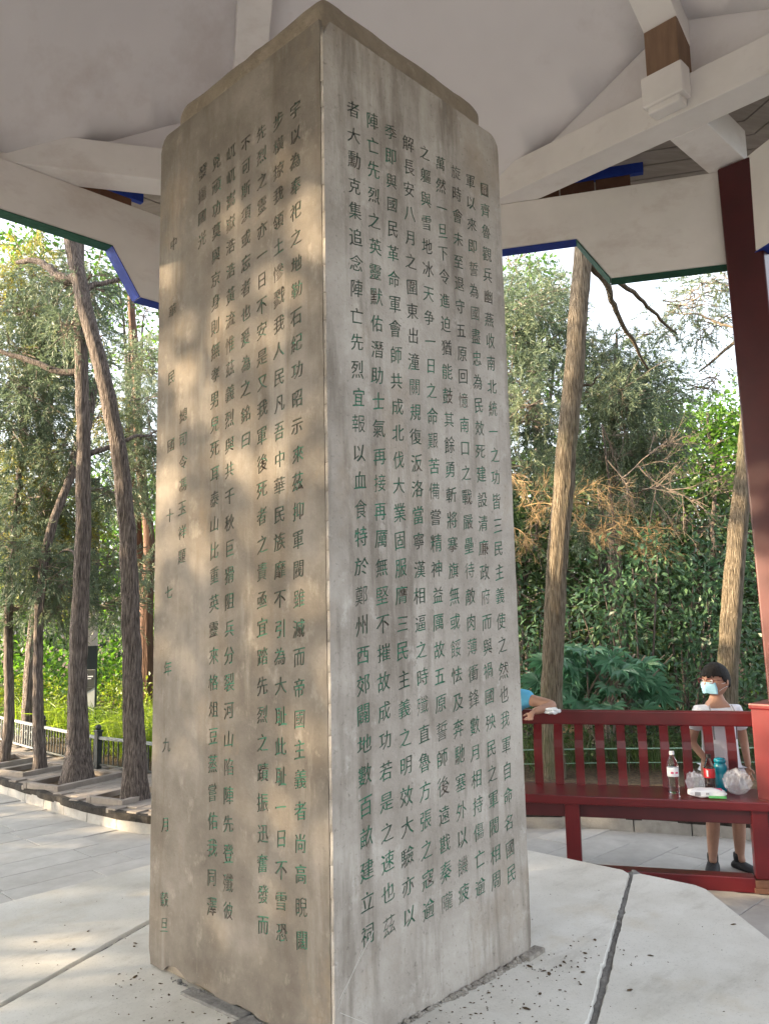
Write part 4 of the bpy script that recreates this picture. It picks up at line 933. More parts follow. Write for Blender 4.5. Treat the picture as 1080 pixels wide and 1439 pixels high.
# shrubs
def shrub(label, clumps, seed, cm, dens, ln, wd, group=None, name='shrub'):
    x, y = clumps[0][0], clumps[0][1]; base = (x, y, .03); t = thing(name, label, 'shrub', base, group=group)
    cl_ = [(c[0]-x, c[1]-y, c[2]-.03, *c[3:]) for c in clumps]; rng = np.random.default_rng(seed)
    link('foliage', quads_mesh('foliage', *broad_pts(rng, cl_, dens, ln, wd)), M[cm], t)
    st = []
    for c in cl_:
        q = resample([(rng.normal()*.1, rng.normal()*.1, 0, .02), (c[0]*.6, c[1]*.6, c[2]*.5, .014), (c[0], c[1], c[2], .006)], 8); st.append(tube_arrays(q[:, :3], q[:, 3], 5))
    link('stems', tubes_mesh('stems', st), M['bark'], t)
    return t
SRs = [([(2.75, 9.1, 2.05, .35), (3.05, 9.15, 2.2, .35), (2.4, 9.1, 1.9, .35), (2.15, 9.15, 1.65, .35), (2.55, 9.15, 1.5, .4)], 'leafy shrub rising in front of the dead orange twigs'), ([(3.38, 9.8, 2.3, .42), (3.73, 9.8, 2.4, .45), (4.06, 9.8, 2.36, .45)], 'tall laurel-leaved shrub beside the pale trunk, highest of the group'), ([(3.75, 9.6, 1.9, .45), (3.4, 9.5, 1.75, .45), (3.9, 9.5, 1.4, .4)], 'laurel-leaved shrub at mid height left of the pale trunk'),
       ([(3.3, 9.3, 1.2, .42), (3.6, 9.2, 1.0, .42), (3.31, 9.2, .72, .4), (3.62, 9.4, 1.45, .4)], 'laurel-leaved shrub just left of the masked boy'), ([(2.78, 9.5, 1.25, .35), (3.04, 9.6, 1.45, .4), (2.91, 9.2, .75, .35), (2.6, 9.8, 1.58, .35)], 'laurel-leaved shrub right of the big lobed leaves'),
       ([(1.62, 9.6, 1.23, .4), (1.46, 9.5, .75, .4), (1.88, 10.0, 1.6, .4), (1.3, 9.6, 1.5, .4)], 'leafy shrub between the pillar and the thick leaning trunk'), ([(4.31, 9.4, 1.86, .55), (4.23, 9.2, .99, .55), (4.6, 9.4, 1.4, .6)], 'leafy shrub between the pale trunk and the red column')]
for k, (c, lab) in enumerate(SRs): shrub(lab, c, 50+k, 'shrub', 1.0, .11, .042, 'laurel shrubs behind the bench')
# big lobed leaves: every leaf its own piece
def lobed_leaf():
    bm = bmesh.new(); c = bm.verts.new((0, .03, 0)); pts = []; n = 9
    for i in range(n):
        a = R(-125+250*i/(n-1)); L_ = .155*(1-.30*abs(i-(n-1)/2)/((n-1)/2)); 
        pts.append((math.sin(a)*L_*.42, math.cos(a)*L_*.42+.03, .012)) if False else None
        a0 = a-R(14); a1 = a+R(14)
        if i == 0: pts.append((math.sin(a0)*.055, .03+math.cos(a0)*.055, .004))
        pts += [(math.sin(a-R(10))*L_*.66, .03+math.cos(a-R(10))*L_*.66, .008), (math.sin(a)*L_, .03+math.cos(a)*L_, -.02), (math.sin(a+R(10))*L_*.66, .03+math.cos(a+R(10))*L_*.66, .008), (math.sin(a1)*.062, .03+math.cos(a1)*.062, -.002)]
    vs = [bm.verts.new(p) for p in pts]
    for a, b in zip(vs, vs[1:]): bm.faces.new((c, a, b))
    s0 = [bm.verts.new(p) for p in ((-.003, .03, 0), (.003, .03, 0), (.003, -.16, -.03), (-.003, -.16, -.03))]; bm.faces.new(s0)
    me = bpy.data.meshes.new('leaf'); bm.to_mesh(me); bm.free(); me.materials.append(M['fatsia']); return me
LM = lobed_leaf(); rr = random.Random(8)
fat = thing('lobed_leaf_shrub', 'shrub with large hand-shaped lobed leaves above the bench back', 'shrub', (2.2, 8.75, .03))
for i in range(95):
    th = rr.uniform(0, 6.28); ph = math.acos(rr.uniform(-.15, 1)); r = rr.uniform(.65, 1.05)
    p = Vector((math.cos(th)*math.sin(ph)*.60*r-.04, math.sin(th)*math.sin(ph)*.45*r-.1, .84+math.cos(ph)*.50*r-rr.uniform(0, .25)))
    if p.z < .15: continue
    o = link('leaf', LM, None, fat, loc=p); s_ = rr.uniform(1.05, 1.6); o.scale = (s_, s_, s_)
    d = Vector((p.x*1.2+rr.gauss(0, .25), p.y-.55+rr.gauss(0, .25), -.20+rr.gauss(0, .2))).normalized(); nrm = Vector((rr.gauss(0, .3), -.8+rr.gauss(0, .3), .8)).normalized()
    x = d.cross(nrm).normalized(); nrm = x.cross(d); o.rotation_euler = Matrix((x, d, nrm)).transposed().to_euler()
st = []
for k in range(14):
    st.append(tube_arrays([(rr.gauss(0, .08), rr.gauss(0, .06), 0), (rr.gauss(0, .2), -.05+rr.gauss(0, .1), .5), (rr.gauss(0, .4), -.1+rr.gauss(0, .2), 1.1)], [.016, .013, .006], 5))
link('stems', tubes_mesh('stems', st), M['twigg'], fat)
# dead twigs: sunlit brushwood and a grey bowed branch
def brush(name, label, starts, m, seed, L_, r, depth, droop, kids, spread=.55, dirs=None):
    rng = np.random.default_rng(seed); base = np.array(starts[0], float); base[2] = .03; o = []
    for k, s in enumerate(starts):
        d = dirs[k % len(dirs)] if dirs else rng.normal(size=3)
        twig_tree(rng, np.array(s)-base, np.array(d)+rng.normal(size=3)*.15, L_*rng.uniform(.7, 1.2), r, depth, o, spread, droop, kids)
    # stem down to the ground
    t = thing(name, label, 'dead branches', tuple(base)); q = resample([tuple(np.array(starts[0])-base), (.25, .3, 1.2), (0, .25, .5), (0, .2, 0)], 14); link('stem', tubes_mesh('stem', [tube_arrays(q, np.linspace(r, r*1.8, 14), 6)]), M['bark'], t); link('branches', tubes_mesh('branches', o), m, t); return t
brush('dead_brushwood', 'orange sunlit tangle of dead twigs right of the thick leaning trunk', [(1.95, 9.5, 2.85), (2.05, 9.4, 2.95), (2.15, 9.4, 2.75), (2.3, 9.4, 2.85), (2.45, 9.4, 2.7), (2.6, 9.4, 2.65), (2.8, 9.4, 2.55), (3.0, 9.4, 2.5), (3.2, 9.5, 2.4), (2.2, 9.3, 2.5), (2.5, 9.4, 2.45)], M['twig'], 61, .55, .007, 3, -.04, 5, dirs=[(1, -.1, -.2), (1, .1, 0), (.8, 0, -.5), (-.5, -.1, -.2), (.9, 0, .15)])
brush('dead_brushwood', 'orange sunlit dead twigs in the gap between the pillar and the thick trunk', [(1.35, 9.3, 3.25), (1.5, 9.3, 3.2), (1.5, 9.3, 3.0), (1.45, 9.4, 2.6), (1.6, 9.4, 2.5), (1.6, 9.3, 2.8)], M['twig'], 62, .45, .006, 3, -.05, 5, dirs=[(1, -.1, -.3), (.6, 0, -.7), (1, 0, .1)])
brush('bowed_branch', 'bare grey branch bowed in an arc below the feathery cypress', [(2.61, 9.5, 3.8), (2.64, 9.45, 3.35), (2.75, 9.4, 3.1), (3.0, 9.4, 2.98), (3.2, 9.45, 3.05), (3.0, 9.5, 3.3)], M['twigg'], 63, .8, .010, 3, .012, 5, dirs=[(.15, 0, -1), (.4, 0, -.6), (1, 0, .05), (1, 0, .25)])
# low beds: hedges, grass, ground cover
def stuff_leaves(name, clumps, cm, seed, dens, ln, wd, label=None):
    rng = np.random.default_rng(seed); o = link(name, quads_mesh(name, *broad_pts(rng, clumps, dens, ln, wd)), M[cm], kind='stuff', label=label); return o
stuff_leaves('low_shrubbery', [(-6.32, 14.0, .75, .8), (-5.83, 14.0, .65, .8), (-5.74, 15.0, .8, .9), (-4.75, 14.0, .85, .8), (-4.15, 14.5, .75, .9), (-6.79, 14.0, .7, .9), (-3.63, 14.0, .85, .9), (-7.8, 14.5, .7, 1.0), (-2.9, 13.5, .7, .9), (-2, 13.5, .8, 1)], 'broad', 71, .9, .12, .06)
stuff_leaves('clipped_hedge', [(-5.9, 12.6, .35, .5, .9), (-5.35, 12.4, .36, .5, .9), (-4.85, 12.2, .34, .48, .9), (-6.5, 12.9, .36, .5, .9), (-7.1, 13.3, .36, .5, .9), (-4.07, 12.5, .5, .42), (-3.65, 12.0, .45, .4), (-4.4, 11.6, .2, .4)], 'hedge', 72, 1.3, .06, .035)
stuff_leaves('ground_cover', [(x*.75-2.5+random.uniform(-.2, .2), 15+random.uniform(-3, 5), .1, .8, .5) for x in range(-14, 14)], 'broad', 73, .5, .12, .06)
stuff_leaves('undergrowth', [(1.2+x*.35, 9.0+random.uniform(-.3, .6), random.uniform(.1, .4), .38, .8) for x in range(12)], 'dark', 74, 1.0, .09, .04)
stuff_leaves('undergrowth', [(1.2+x*.4, 10.2+random.uniform(-.3, .3), random.uniform(.3, .9), .5, .9) for x in range(10)], 'shrub', 75, .7, .11, .045)
def grass_obj(name, spots, cm, seed, n, h, wd):
    rng = np.random.default_rng(seed); C = []; D = []
    for x, y, r in spots:
        k = int(n*r*r); a = rng.uniform(0, 6.28, k); q = np.sqrt(rng.uniform(0, 1, k))*r
        C.append(np.stack([x+np.cos(a)*q, y+np.sin(a)*q, np.full(k, .03)], 1)); d = rng.normal(size=(k, 3))*.33; d[:, 2] = 1; D.append(d)
    C = np.concatenate(C); D = np.concatenate(D); k = len(C); L_ = rng.uniform(.5, 1.15, k)*h
    a = quads_mesh(name, C, D, rng.normal(size=(k, 3)), L_, rng.uniform(.6, 1.2, k)*wd, .12)
    o = link(name, a, M[cm], kind='stuff')
    # arching upper halves
    T_ = C+D/np.linalg.norm(D, axis=1)[:, None]*L_[:, None]*.85; D2 = D.copy(); D2[:, :2] *= 3; D2[:, 2] = rng.uniform(-.3, .5, k)
    link(name+'_tips', quads_mesh(name, T_, D2, rng.normal(size=(k, 3)), L_*.5, rng.uniform(.5, 1, k)*wd*.8, .1), M[cm], kind='stuff')
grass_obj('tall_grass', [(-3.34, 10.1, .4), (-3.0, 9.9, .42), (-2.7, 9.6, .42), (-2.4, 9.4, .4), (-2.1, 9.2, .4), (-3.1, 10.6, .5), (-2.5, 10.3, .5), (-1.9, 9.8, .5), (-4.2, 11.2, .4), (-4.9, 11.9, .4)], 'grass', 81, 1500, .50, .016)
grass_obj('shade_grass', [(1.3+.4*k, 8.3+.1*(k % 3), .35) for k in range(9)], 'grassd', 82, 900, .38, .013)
# far wood closing the view
rng_ = random.Random(5); fw = []
for k in range(70):
    a = R(rng_.uniform(-33, 50)); d = rng_.uniform(19, 30); x = math.sin(a)*d; y = math.cos(a)*d
    zt = rng_.uniform(.5, 3.2) if x < 0 else rng_.uniform(.5, 6.0)
    fw.append((x, y, zt, rng_.uniform(1.2, 2.0)))
stuff_leaves('distant_wood', fw, 'broad', 91, .8, .30, .17)
fw2 = []
for k in range(60):
    a = R(rng_.uniform(-33, 45)); d = rng_.uniform(17, 24); x = math.sin(a)*d; y = math.cos(a)*d; fw2.append((x, y, rng_.uniform(.3, 1.6 if x < 0 else 4), rng_.uniform(1.0, 1.6)))
stuff_leaves('distant_understorey', fw2, 'dark', 92, .5, .26, .14)
rng_ = random.Random(77); bk = []
for k in range(64):
    x = rng_.uniform(1.2, 8.5); y = rng_.uniform(14.5, 16.5); bk.append((x*y/15, y, rng_.uniform(.3, 4.6), rng_.uniform(.8, 1.2)))
stuff_leaves('thicket_backing', bk, 'dark', 95, 1.5, .20, .12)
bk = []
for k in range(30):
    x = rng_.uniform(-9, -3); y = rng_.uniform(17, 19); bk.append((x, y, rng_.uniform(.3, 4.4), rng_.uniform(.7, 1.2)))
stuff_leaves('thicket_backing', bk, 'broad', 96, 1.0, .20, .12)
# woodland outside the frame to the left: it breaks the low sun into patches
WL = []
rw = random.Random(17)
gaps = [((-12, 6.35, 6.75), 1.05), ((-12, 7.6, 7.2), 1.1), ((-12, 7.3, 7.9), .9)]
for k in range(270):
    x = rw.uniform(-15.5, -10); y = rw.uniform(-8, 8.1); z = rw.uniform(1.2, 10)
    if y-(x+12)*.12 > 6.3 and z > 5.6: continue
    if any(((y-g[1]-(x+12)*.12)**2+(z-g[2]+(x+12)*.3)**2)**.5 < q for g, q in gaps): continue
    WL.append((x, y, z, rw.uniform(.5, 1.0)))
for k in range(7): WL.append((rw.uniform(-17, -12), rw.uniform(8.5, 17), rw.uniform(1.5, 9), rw.uniform(.3, .6)))
stuff_leaves('side_wood', WL, 'broad', 93, 1.75, .15, .11)
tk = []
for k in range(14):
    x = rw.uniform(-16, -9); y = -7+24*k/13+rw.uniform(-.5, .5); tk.append(tube_arrays([(x, y, 0), (x+rw.uniform(-.3, .3), y, 4), (x+rw.uniform(-.6, .6), y, 9)], [.2, .16, .07], 10))
link('side_wood_trunks', tubes_mesh('side_wood_trunks', tk), M['bark'], kind='stuff')
WB = [(math.sin(R(a))*d, math.cos(R(a))*d, z, 1.6) for a, d, z in [(rw.uniform(95, 265), rw.uniform(14, 20), rw.uniform(1, 6)) for _ in range(46)]]
stuff_leaves('rear_wood', WB, 'broad', 94, .2, .34, .2)

# ---------------------------------------------------------------- low iron fence, banner pole, wire rail
FP = [Vector(p) for p in ((-7.6, 13.6, .03), (-5.9, 11.9, .03), (-4.12, 9.95, .03), (-3.09, 8.90, .03), (-2.0, 8.10, .03), (-.9, 7.75, .03), (.2, 7.7, .03))]
labs = ['pale railing section farthest left in full sun', 'pale sunlit railing section behind the two slim trees', 'low railing section behind the thick flared tree', 'dark iron railing section right of the thick tree', 'dark iron railing section running behind the pillar', 'dark iron railing section hidden mostly by the pillar']
for k in range(len(FP)-1):
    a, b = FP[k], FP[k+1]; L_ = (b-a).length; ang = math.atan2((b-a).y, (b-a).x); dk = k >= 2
    t = thing('low_railing', labs[k], 'railing', a, ang, 'low railing along the brick walk')
    for x in ((0, L_) if k == len(FP)-2 else (0,)):
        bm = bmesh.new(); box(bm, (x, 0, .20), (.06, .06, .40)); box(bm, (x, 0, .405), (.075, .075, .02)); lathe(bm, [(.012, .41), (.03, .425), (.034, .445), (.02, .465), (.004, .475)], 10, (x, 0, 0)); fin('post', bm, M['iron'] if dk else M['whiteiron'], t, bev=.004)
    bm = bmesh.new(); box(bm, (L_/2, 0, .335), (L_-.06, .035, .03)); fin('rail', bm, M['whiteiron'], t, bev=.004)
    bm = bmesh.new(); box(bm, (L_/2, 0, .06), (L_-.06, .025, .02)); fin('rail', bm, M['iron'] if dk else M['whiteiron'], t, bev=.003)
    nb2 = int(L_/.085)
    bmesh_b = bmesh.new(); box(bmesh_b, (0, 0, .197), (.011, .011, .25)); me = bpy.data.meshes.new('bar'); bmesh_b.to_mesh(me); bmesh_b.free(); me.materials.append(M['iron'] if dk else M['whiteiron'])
    for q in range(nb2): link('bar', me, None, t, loc=(.06+(L_-.12)*(q+.5)/nb2, 0, 0))
    sc = []
    for q in range(0, nb2-1, 2):
        x = .06+(L_-.12)*(q+1)/nb2; A = np.linspace(0, 6.28, 13); sc.append(tube_arrays(np.stack([x+.035*np.cos(A), 0*A, .20+.05*np.sin(A)], 1), np.full(13, .004), 4))
    link('scrollwork', tubes_mesh('scrollwork', sc), M['iron'] if dk else M['whiteiron'], t, kind='stuff')
t = thing('green_wire_rail', 'thin pale green rail in the grass behind the bench', 'rail', (1.0, 8.05, .03))
link('rail', tubes_mesh('rail', [tube_arrays([(0, 0, .25), (1.2, -.05, .25), (2.5, -.15, .245), (4, -.4, .24)], [.007]*4, 6), tube_arrays([(0, 0, .12), (1.2, -.05, .12), (2.5, -.15, .115), (4, -.4, .11)], [.004]*4, 6)]), plain('pale_green_wire', (.22, .35, .26), .5), t)
for q in range(4):
    x = q*1.25; bm = bmesh.new(); lathe(bm, [(.009, 0), (.009, .27), (.004, .28)], 8, (x, -.04*q*x/2*.5, 0)); fin('post', bm, M['green'], t)
t = thing('banner_pole', 'dark pole with a hanging banner seen behind the thick flared tree', 'pole', (-4.15, 11.5, .03))
bm = bmesh.new(); lathe(bm, [(.15, 0), (.15, .05), (.115, .08), (.115, 1.24)], 20); fin('post', bm, M['bannerdk'], t, smooth=False)
bm = bmesh.new(); lathe(bm, [(.112, 1.241), (.112, 1.80)], 20); fin('pale_sleeve', bm, M['polepale'], t)
bm = bmesh.new(); lathe(bm, [(.112, 1.802), (.10, 2.6), (.09, 3.6)], 20); fin('upper_post', bm, M['bannerdk'], t)
bm = bmesh.new(); box(bm, (0, -.16, .48), (.30, .012, .88)); bn_ = fin('banner', bm, M['banner'], t, bev=.002)
bm = bmesh.new(); box(bm, (0, -.168, .80), (.30, .004, .235)); fin('dark_header', bm, M['bannerdk'], bn_)
bm = bmesh.new(); box(bm, (.045, -.172, .83), (.16, .003, .016)); box(bm, (.045, -.172, .80), (.11, .003, .01)); box(bm, (.045, -.172, .825), (.012, .003, .07)); fin('white_lettering', bm, M['whitep'], bn_)
def flat(pts, y, m, nm, par):
    bm = bmesh.new(); a = [bm.verts.new((x, y, z)) for x, z in pts]; b = [bm.verts.new((x, y-.003, z)) for x, z in pts]; bm.faces.new(a); bm.faces.new(b[::-1])
    for i in range(len(pts)): bm.faces.new((a[i], a[(i+1) % len(pts)], b[(i+1) % len(pts)], b[i]))
    return fin(nm, bm, m, par)
flat([(-.15, .68), (.15, .68), (0, .60)], -.167, M['bannerdk'], 'dark_chevron', bn_)
flat([(0+.085*math.sin(R(a)), .33+(.15 if True else 0)*math.cos(R(a))*(1.15 if a in (0, 180) else .9)) for a in range(0, 360, 30)], -.167, M['bannerdk'], 'dark_emblem', bn_)
flat([(.045*math.sin(R(a)), .36+.05*math.cos(R(a))) for a in range(0, 360, 30)], -.171, M['banner'], 'pale_emblem', bn_)
flat([(.04*math.sin(R(a)), .27+.035*math.cos(R(a))) for a in range(0, 360, 30)], -.171, M['banner'], 'pale_emblem', bn_)

# ---------------------------------------------------------------- people
def skin_mesh(verts, edges, radii, sub=2, root=0):
    me = bpy.data.meshes.new('s'); me.from_pydata([tuple(v) for v in verts], edges, []); o = bpy.data.objects.new('s', me); COL.objects.link(o)
    md = o.modifiers.new('k', 'SKIN'); md.use_smooth_shade = True
    sv = me.skin_vertices[0].data
    for i, r in enumerate(radii): sv[i].radius = r if isinstance(r, tuple) else (r, r); sv[i].use_root = (i == root)
    s = o.modifiers.new('sub', 'SUBSURF'); s.levels = s.render_levels = sub
    dg = bpy.context.evaluated_depsgraph_get(); dg.update(); m2 = bpy.data.meshes.new_from_object(o.evaluated_get(dg)); bpy.data.objects.remove(o); return m2
def head_mesh(ctr, turn, tilt=0, hw=.073, hh=.108, hd=.092):
    bm = bmesh.new(); bmesh.ops.create_icosphere(bm, subdivisions=5, radius=1)
    for v in bm.verts:
        x, y, z = v.co; f = max(0, -y)         # face looks to -y
        jaw = 1-.28*max(0, -z)**1.5*(1 if y > -.2 else .8); X = x*hw*jaw; Y = y*hd*(1-.18*max(0, -z)*(y > 0)); Z = z*hh
        if y < 0:
            Y -= .020*math.exp(-((x/.13)**2+((z+.16)/.17)**2))*(1 if True else 0)      # nose
            Y -= .006*math.exp(-((x/.10)**2+((z-.02)/.2)**2))
            for s_ in (-1, 1): Y += .010*math.exp(-(((x-s_*.36)/.2)**2+((z-.07)/.13)**2)); Y -= .004*math.exp(-(((x-s_*.45)/.25)**2+((z+.2)/.2)**2))
            Y -= .004*math.exp(-((x/.28)**2+((z+.47)/.06)**2)); Y += .004*math.exp(-((x/.28)**2+((z+.53)/.03)**2)); Y -= .004*math.exp(-((x/.28)**2+((z+.59)/.05)**2))
            Y -= .006*math.exp(-((x/.3)**2+((z+.82)/.14)**2))
        v.co = (X, Y, Z)
    for s_ in (-1, 1):       # ears
        r = bmesh.ops.create_icosphere(bm, subdivisions=3, radius=1, matrix=Matrix.Translation((s_*hw*.99, .008, -.008)) @ Matrix.Rotation(s_*-.35, 4, 'Z') @ Matrix.Diagonal((.010, .018, .031, 1)))
    T = Matrix.Translation(ctr) @ Matrix.Rotation(turn, 4, 'Z') @ Matrix.Rotation(tilt, 4, 'X')
    bmesh.ops.transform(bm, matrix=T, verts=bm.verts); return bm, T
def hand_chain(wrist, palm_dir, side, curl, s=.85):
    """returns vertex chains for palm and five separate fingers: list of (points, radii)"""
    d = Vector(palm_dir).normalized(); sd_ = Vector(side); sd_ = (sd_-d*sd_.dot(d)).normalized(); dn = d.cross(sd_).normalized(); w_ = Vector(wrist); out = []
    pc = w_+d*.045*s
    out.append(([w_-d*.01, w_+d*.02*s, w_+d*.05*s, w_+d*.068*s], [(.020*s, .016*s), (.026*s, .013*s), (.030*s, .012*s), (.024*s, .010*s)]))
    for k, (off, L_) in enumerate(((-.026, .052), (-.009, .060), (.009, .057), (.025, .045))):
        b = w_+d*.055*s+sd_*off*s; P = [b]; dd = (d+sd_*off*4).normalized(); ang = curl
        for q in range(3):
            dd = (dd*math.cos(ang)+dn*math.sin(ang)).normalized(); P.append(P[-1]+dd*L_*s*(.46, .30, .26)[q])
        out.append((P, [.0085*s, .0080*s, .0072*s, .0062*s]))
    b = w_+d*.018*s-sd_*.022*s; out.append(([b, b+(d*.5-sd_*.85).normalized()*.026*s, b+(d*.5-sd_*.85).normalized()*.026*s+(d*.9-sd_*.3+dn*curl).normalized()*.030*s], [.012*s, .0095*s, .0075*s]))
    return out
def merge_body(bms, voxel, name, m, parent):
    bm = bmesh.new()
    for me in bms: bm.from_mesh(me)
    me = bpy.data.meshes.new('b'); bm.to_mesh(me); bm.free(); o = bpy.data.objects.new('b', me); COL.objects.link(o)
    md = o.modifiers.new('r', 'REMESH'); md.mode = 'VOXEL'; md.voxel_size = voxel; md.use_smooth_shade = True
    sm = o.modifiers.new('s', 'SMOOTH'); sm.factor = .5; sm.iterations = 2
    dg = bpy.context.evaluated_depsgraph_get(); dg.update(); m2 = bpy.data.meshes.new_from_object(o.evaluated_get(dg)); bpy.data.objects.remove(o)
    for p in m2.polygons: p.use_smooth = True
    return link(name, m2, m, parent)
def chain_mesh(P, r): return skin_mesh(P, [(i, i+1) for i in range(len(P)-1)], r, 2)
def bm_to_me(bm): me = bpy.data.meshes.new('t'); bm.to_mesh(me); bm.free(); return me
def hair_obj(T, parent, hw, hh, hd, fringe=.42, seed=1):
    bm = bmesh.new(); bmesh.ops.create_icosphere(bm, subdivisions=5, radius=1); kill = []
    for v in bm.verts:
        x, y, z = v.co; front = max(0, -y)
        line = fringe if y < -.45 else (fringe-(y+.45)*1.15 if y < .05 else -.16-(y)*.42)
        line += noise.noise(Vector((x*9, y*9, seed)))*.10
        if z < line: kill.append(v)
        k = 1.09+.12*max(0, z)+noise.noise(Vector((x*14, y*14, z*14)))*.03+noise.noise(Vector((x*40, y*40, z*40)))*.02; v.co = (x*hw*k, y*hd*k, z*hh*(k-.02))
    bmesh.ops.delete(bm, geom=kill, context='VERTS'); bmesh.ops.transform(bm, matrix=T, verts=bm.verts)
    o = fin('hair', bm, M['hair'], parent, smooth=True); md = o.modifiers.new('t', 'SOLIDIFY'); md.thickness = .008; md.offset = -1; return o
# boy
boy = thing('person', 'boy in glasses, pale blue face mask, white t-shirt and grey shorts behind the bench', 'person', (2.17, 5.52, -.105), 0); boy.scale = (.97, .95, .90)
HC = Vector((.0, -.005, 1.335)); turn = R(-60)
V = dict(pel=(0, 0, .76), sp=(0, .005, .88), ch=(0, .0, 1.05), nb=(0, .005, 1.135), nk=(0, 0, 1.215), nt=(0, -.002, 1.26),
         sl=(-.128, 0, 1.115), el=(-.185, .015, .895), wl=(-.135, -.125, .775), sr=(.128, 0, 1.115), er=(.172, .02, .89), wr=(.150, -.075, .725),
         hl=(-.078, 0, .71), kl=(-.085, -.012, .41), al=(-.10, .01, .085), fl=(-.108, -.02, .05), hr=(.078, 0, .71), kr=(.085, -.012, .41), ar=(.082, .01, .085), fr=(.092, -.02, .05),
         cl=(-.09, .0, .25), crr=(.085, .0, .25))
names = list(V); ix = {n: i for i, n in enumerate(names)}
E_ = [('pel', 'sp'), ('sp', 'ch'), ('ch', 'nb'), ('nb', 'nk'), ('nk', 'nt'), ('nb', 'sl'), ('sl', 'el'), ('el', 'wl'), ('nb', 'sr'), ('sr', 'er'), ('er', 'wr'), ('pel', 'hl'), ('hl', 'kl'), ('kl', 'cl'), ('cl', 'al'), ('al', 'fl'), ('pel', 'hr'), ('hr', 'kr'), ('kr', 'crr'), ('crr', 'ar'), ('ar', 'fr')]
RD = dict(pel=(.115, .085), sp=(.10, .08), ch=(.112, .085), nb=(.05, .048), nk=.044, nt=.045, sl=.042, el=.031, wl=.021, sr=.046, er=.031, wr=.021, hl=.078, kl=.050, cl=.045, al=.030, fl=.026, hr=.078, kr=.050, crr=.045, ar=.030, fr=.026)
parts_ = [skin_mesh([V[n] for n in names], [(ix[a], ix[b]) for a, b in E_], [RD[n] for n in names])]
hb, HT = head_mesh(HC, turn, .06, .080, .115, .10); parts_.append(bm_to_me(hb))
for P, r in hand_chain(V['wl'], (.75, -.5, .12), (.1, .1, 1), .55)+hand_chain(V['wr'], (-.15, -.25, -.95), (-.3, 1, .1), .35): parts_.append(chain_mesh(P, r))
merge_body(parts_, .0045, 'body', M['skin'], boy)
sv = dict(a=(0, 0, .80), b=(0, .0, .93), c=(0, 0, 1.06), d=(0, .004, 1.150), e=(-.115, 0, 1.122), f=(-.176, .008, .975), g=(.115, 0, 1.122), h=(.166, .012, .97), z=(0, 0, .73)); sn = list(sv); si = {n: i for i, n in enumerate(sn)}
me = skin_mesh([sv[n] for n in sn], [(si[a], si[b]) for a, b in (('z', 'a'), ('a', 'b'), ('b', 'c'), ('c', 'd'), ('d', 'e'), ('e', 'f'), ('d', 'g'), ('g', 'h'))], [(.128, .10), (.122, .098), (.128, .10), (.090, .070), .060, .056, .060, .056, (.132, .105)]); link('t_shirt', me, M['tee'], boy)
sv = [(0, 0, .77), (0, 0, .70), (-.085, 0, .66), (-.095, -.006, .50), (-.098, -.006, .335), (.085, 0, .66), (.095, -.006, .50), (.098, -.006, .335)]
me = skin_mesh(sv, [(0, 1), (1, 2), (2, 3), (3, 4), (1, 5), (5, 6), (6, 7)], [(.125, .10), (.12, .10), .088, .086, .084, .088, .086, .084]); link('shorts', me, M['greycloth'], boy)
for n_, dx in (('al', -1), ('ar', 1)):
    a = Vector(V[n_]); f = Vector(V['fl' if n_ == 'al' else 'fr']); d = Vector((-.45 if n_ == 'al' else .45, -1, 0)).normalized(); bm = bmesh.new(); ang = math.atan2(d.y, d.x)
    rings = []
    for q in range(13):
        t = q/12; x = -.05+t*.225; w_ = .036*(1+.25*math.sin(t*3.1))*(1 if t < .85 else 1-(t-.85)*3.5); h_ = (.075-.030*t)*(1 if t > .12 else .7+t*2.5) if t < .9 else .045*(1-(t-.9)*4)
        if t > .28: h_ *= .92-.28*(t-.28)
        rings.append([bm.verts.new((x, w_*math.cos(R(an)), max(0, h_*.52+h_*.52*math.sin(R(an))))) for an in range(0, 360, 30)])
    for a_, b_ in zip(rings, rings[1:]):
        for i in range(12): bm.faces.new((a_[i], a_[(i+1) % 12], b_[(i+1) % 12], b_[i]))
    bm.faces.new(rings[0][::-1]); bm.faces.new(rings[-1])
    lathe(bm, [(.033, .05), (.036, .09), (.034, .115), (.029, .115)], 12, (-.01, 0, 0))
    bmesh.ops.transform(bm, matrix=Matrix.Translation((a.x, a.y, 0)) @ Matrix.Rotation(ang, 4, 'Z'), verts=bm.verts); fin('shoe', bm, M['shoe'], boy, smooth=True)
hair_obj(HT, boy, .080, .115, .10, .30)
# mask: curved patch over nose and chin, pleated, with ear loops
MT = HT @ Matrix.Diagonal((1.07, 1.02, .95, 1))
bm = bmesh.new(); rows = []
for i in range(13):
    vv = i/12; row = []; z = -.085+vv*.090
    for j in range(17):
        uu = (j/16-.5)*2; x = uu*.062*(1-.12*abs(vv-.5)); hx = math.sqrt(max(0, 1-(x/.080)**2)); yy = -.092*hx*(1-.30*max(0, -(z)/.108-.2))-.014-.016*math.exp(-(x/.022)**2)*math.sin(math.pi*min(1, vv*1.1))-.0015*math.sin(vv*28)
        row.append(bm.verts.new((x, yy, z-.006*abs(uu))))
    rows.append(row)
for a_, b_ in zip(rows, rows[1:]):
    for j in range(16): bm.faces.new((a_[j], a_[j+1], b_[j+1], b_[j]))
bmesh.ops.transform(bm, matrix=MT, verts=bm.verts); mk = fin('face_mask', bm, M['mask'], boy, smooth=True); mk.modifiers.new('t', 'SOLIDIFY').thickness = .003
lp = []
for s_ in (-1, 1):
    for z in (-.012, -.068):
        lp.append(tube_arrays([tuple(MT @ Vector(p)) for p in ((s_*.060, -.055, z), (s_*.073, -.02, z*.6-.006), (s_*.083, .012, -.002 if z > -.03 else -.035))], [.0016]*3, 5))
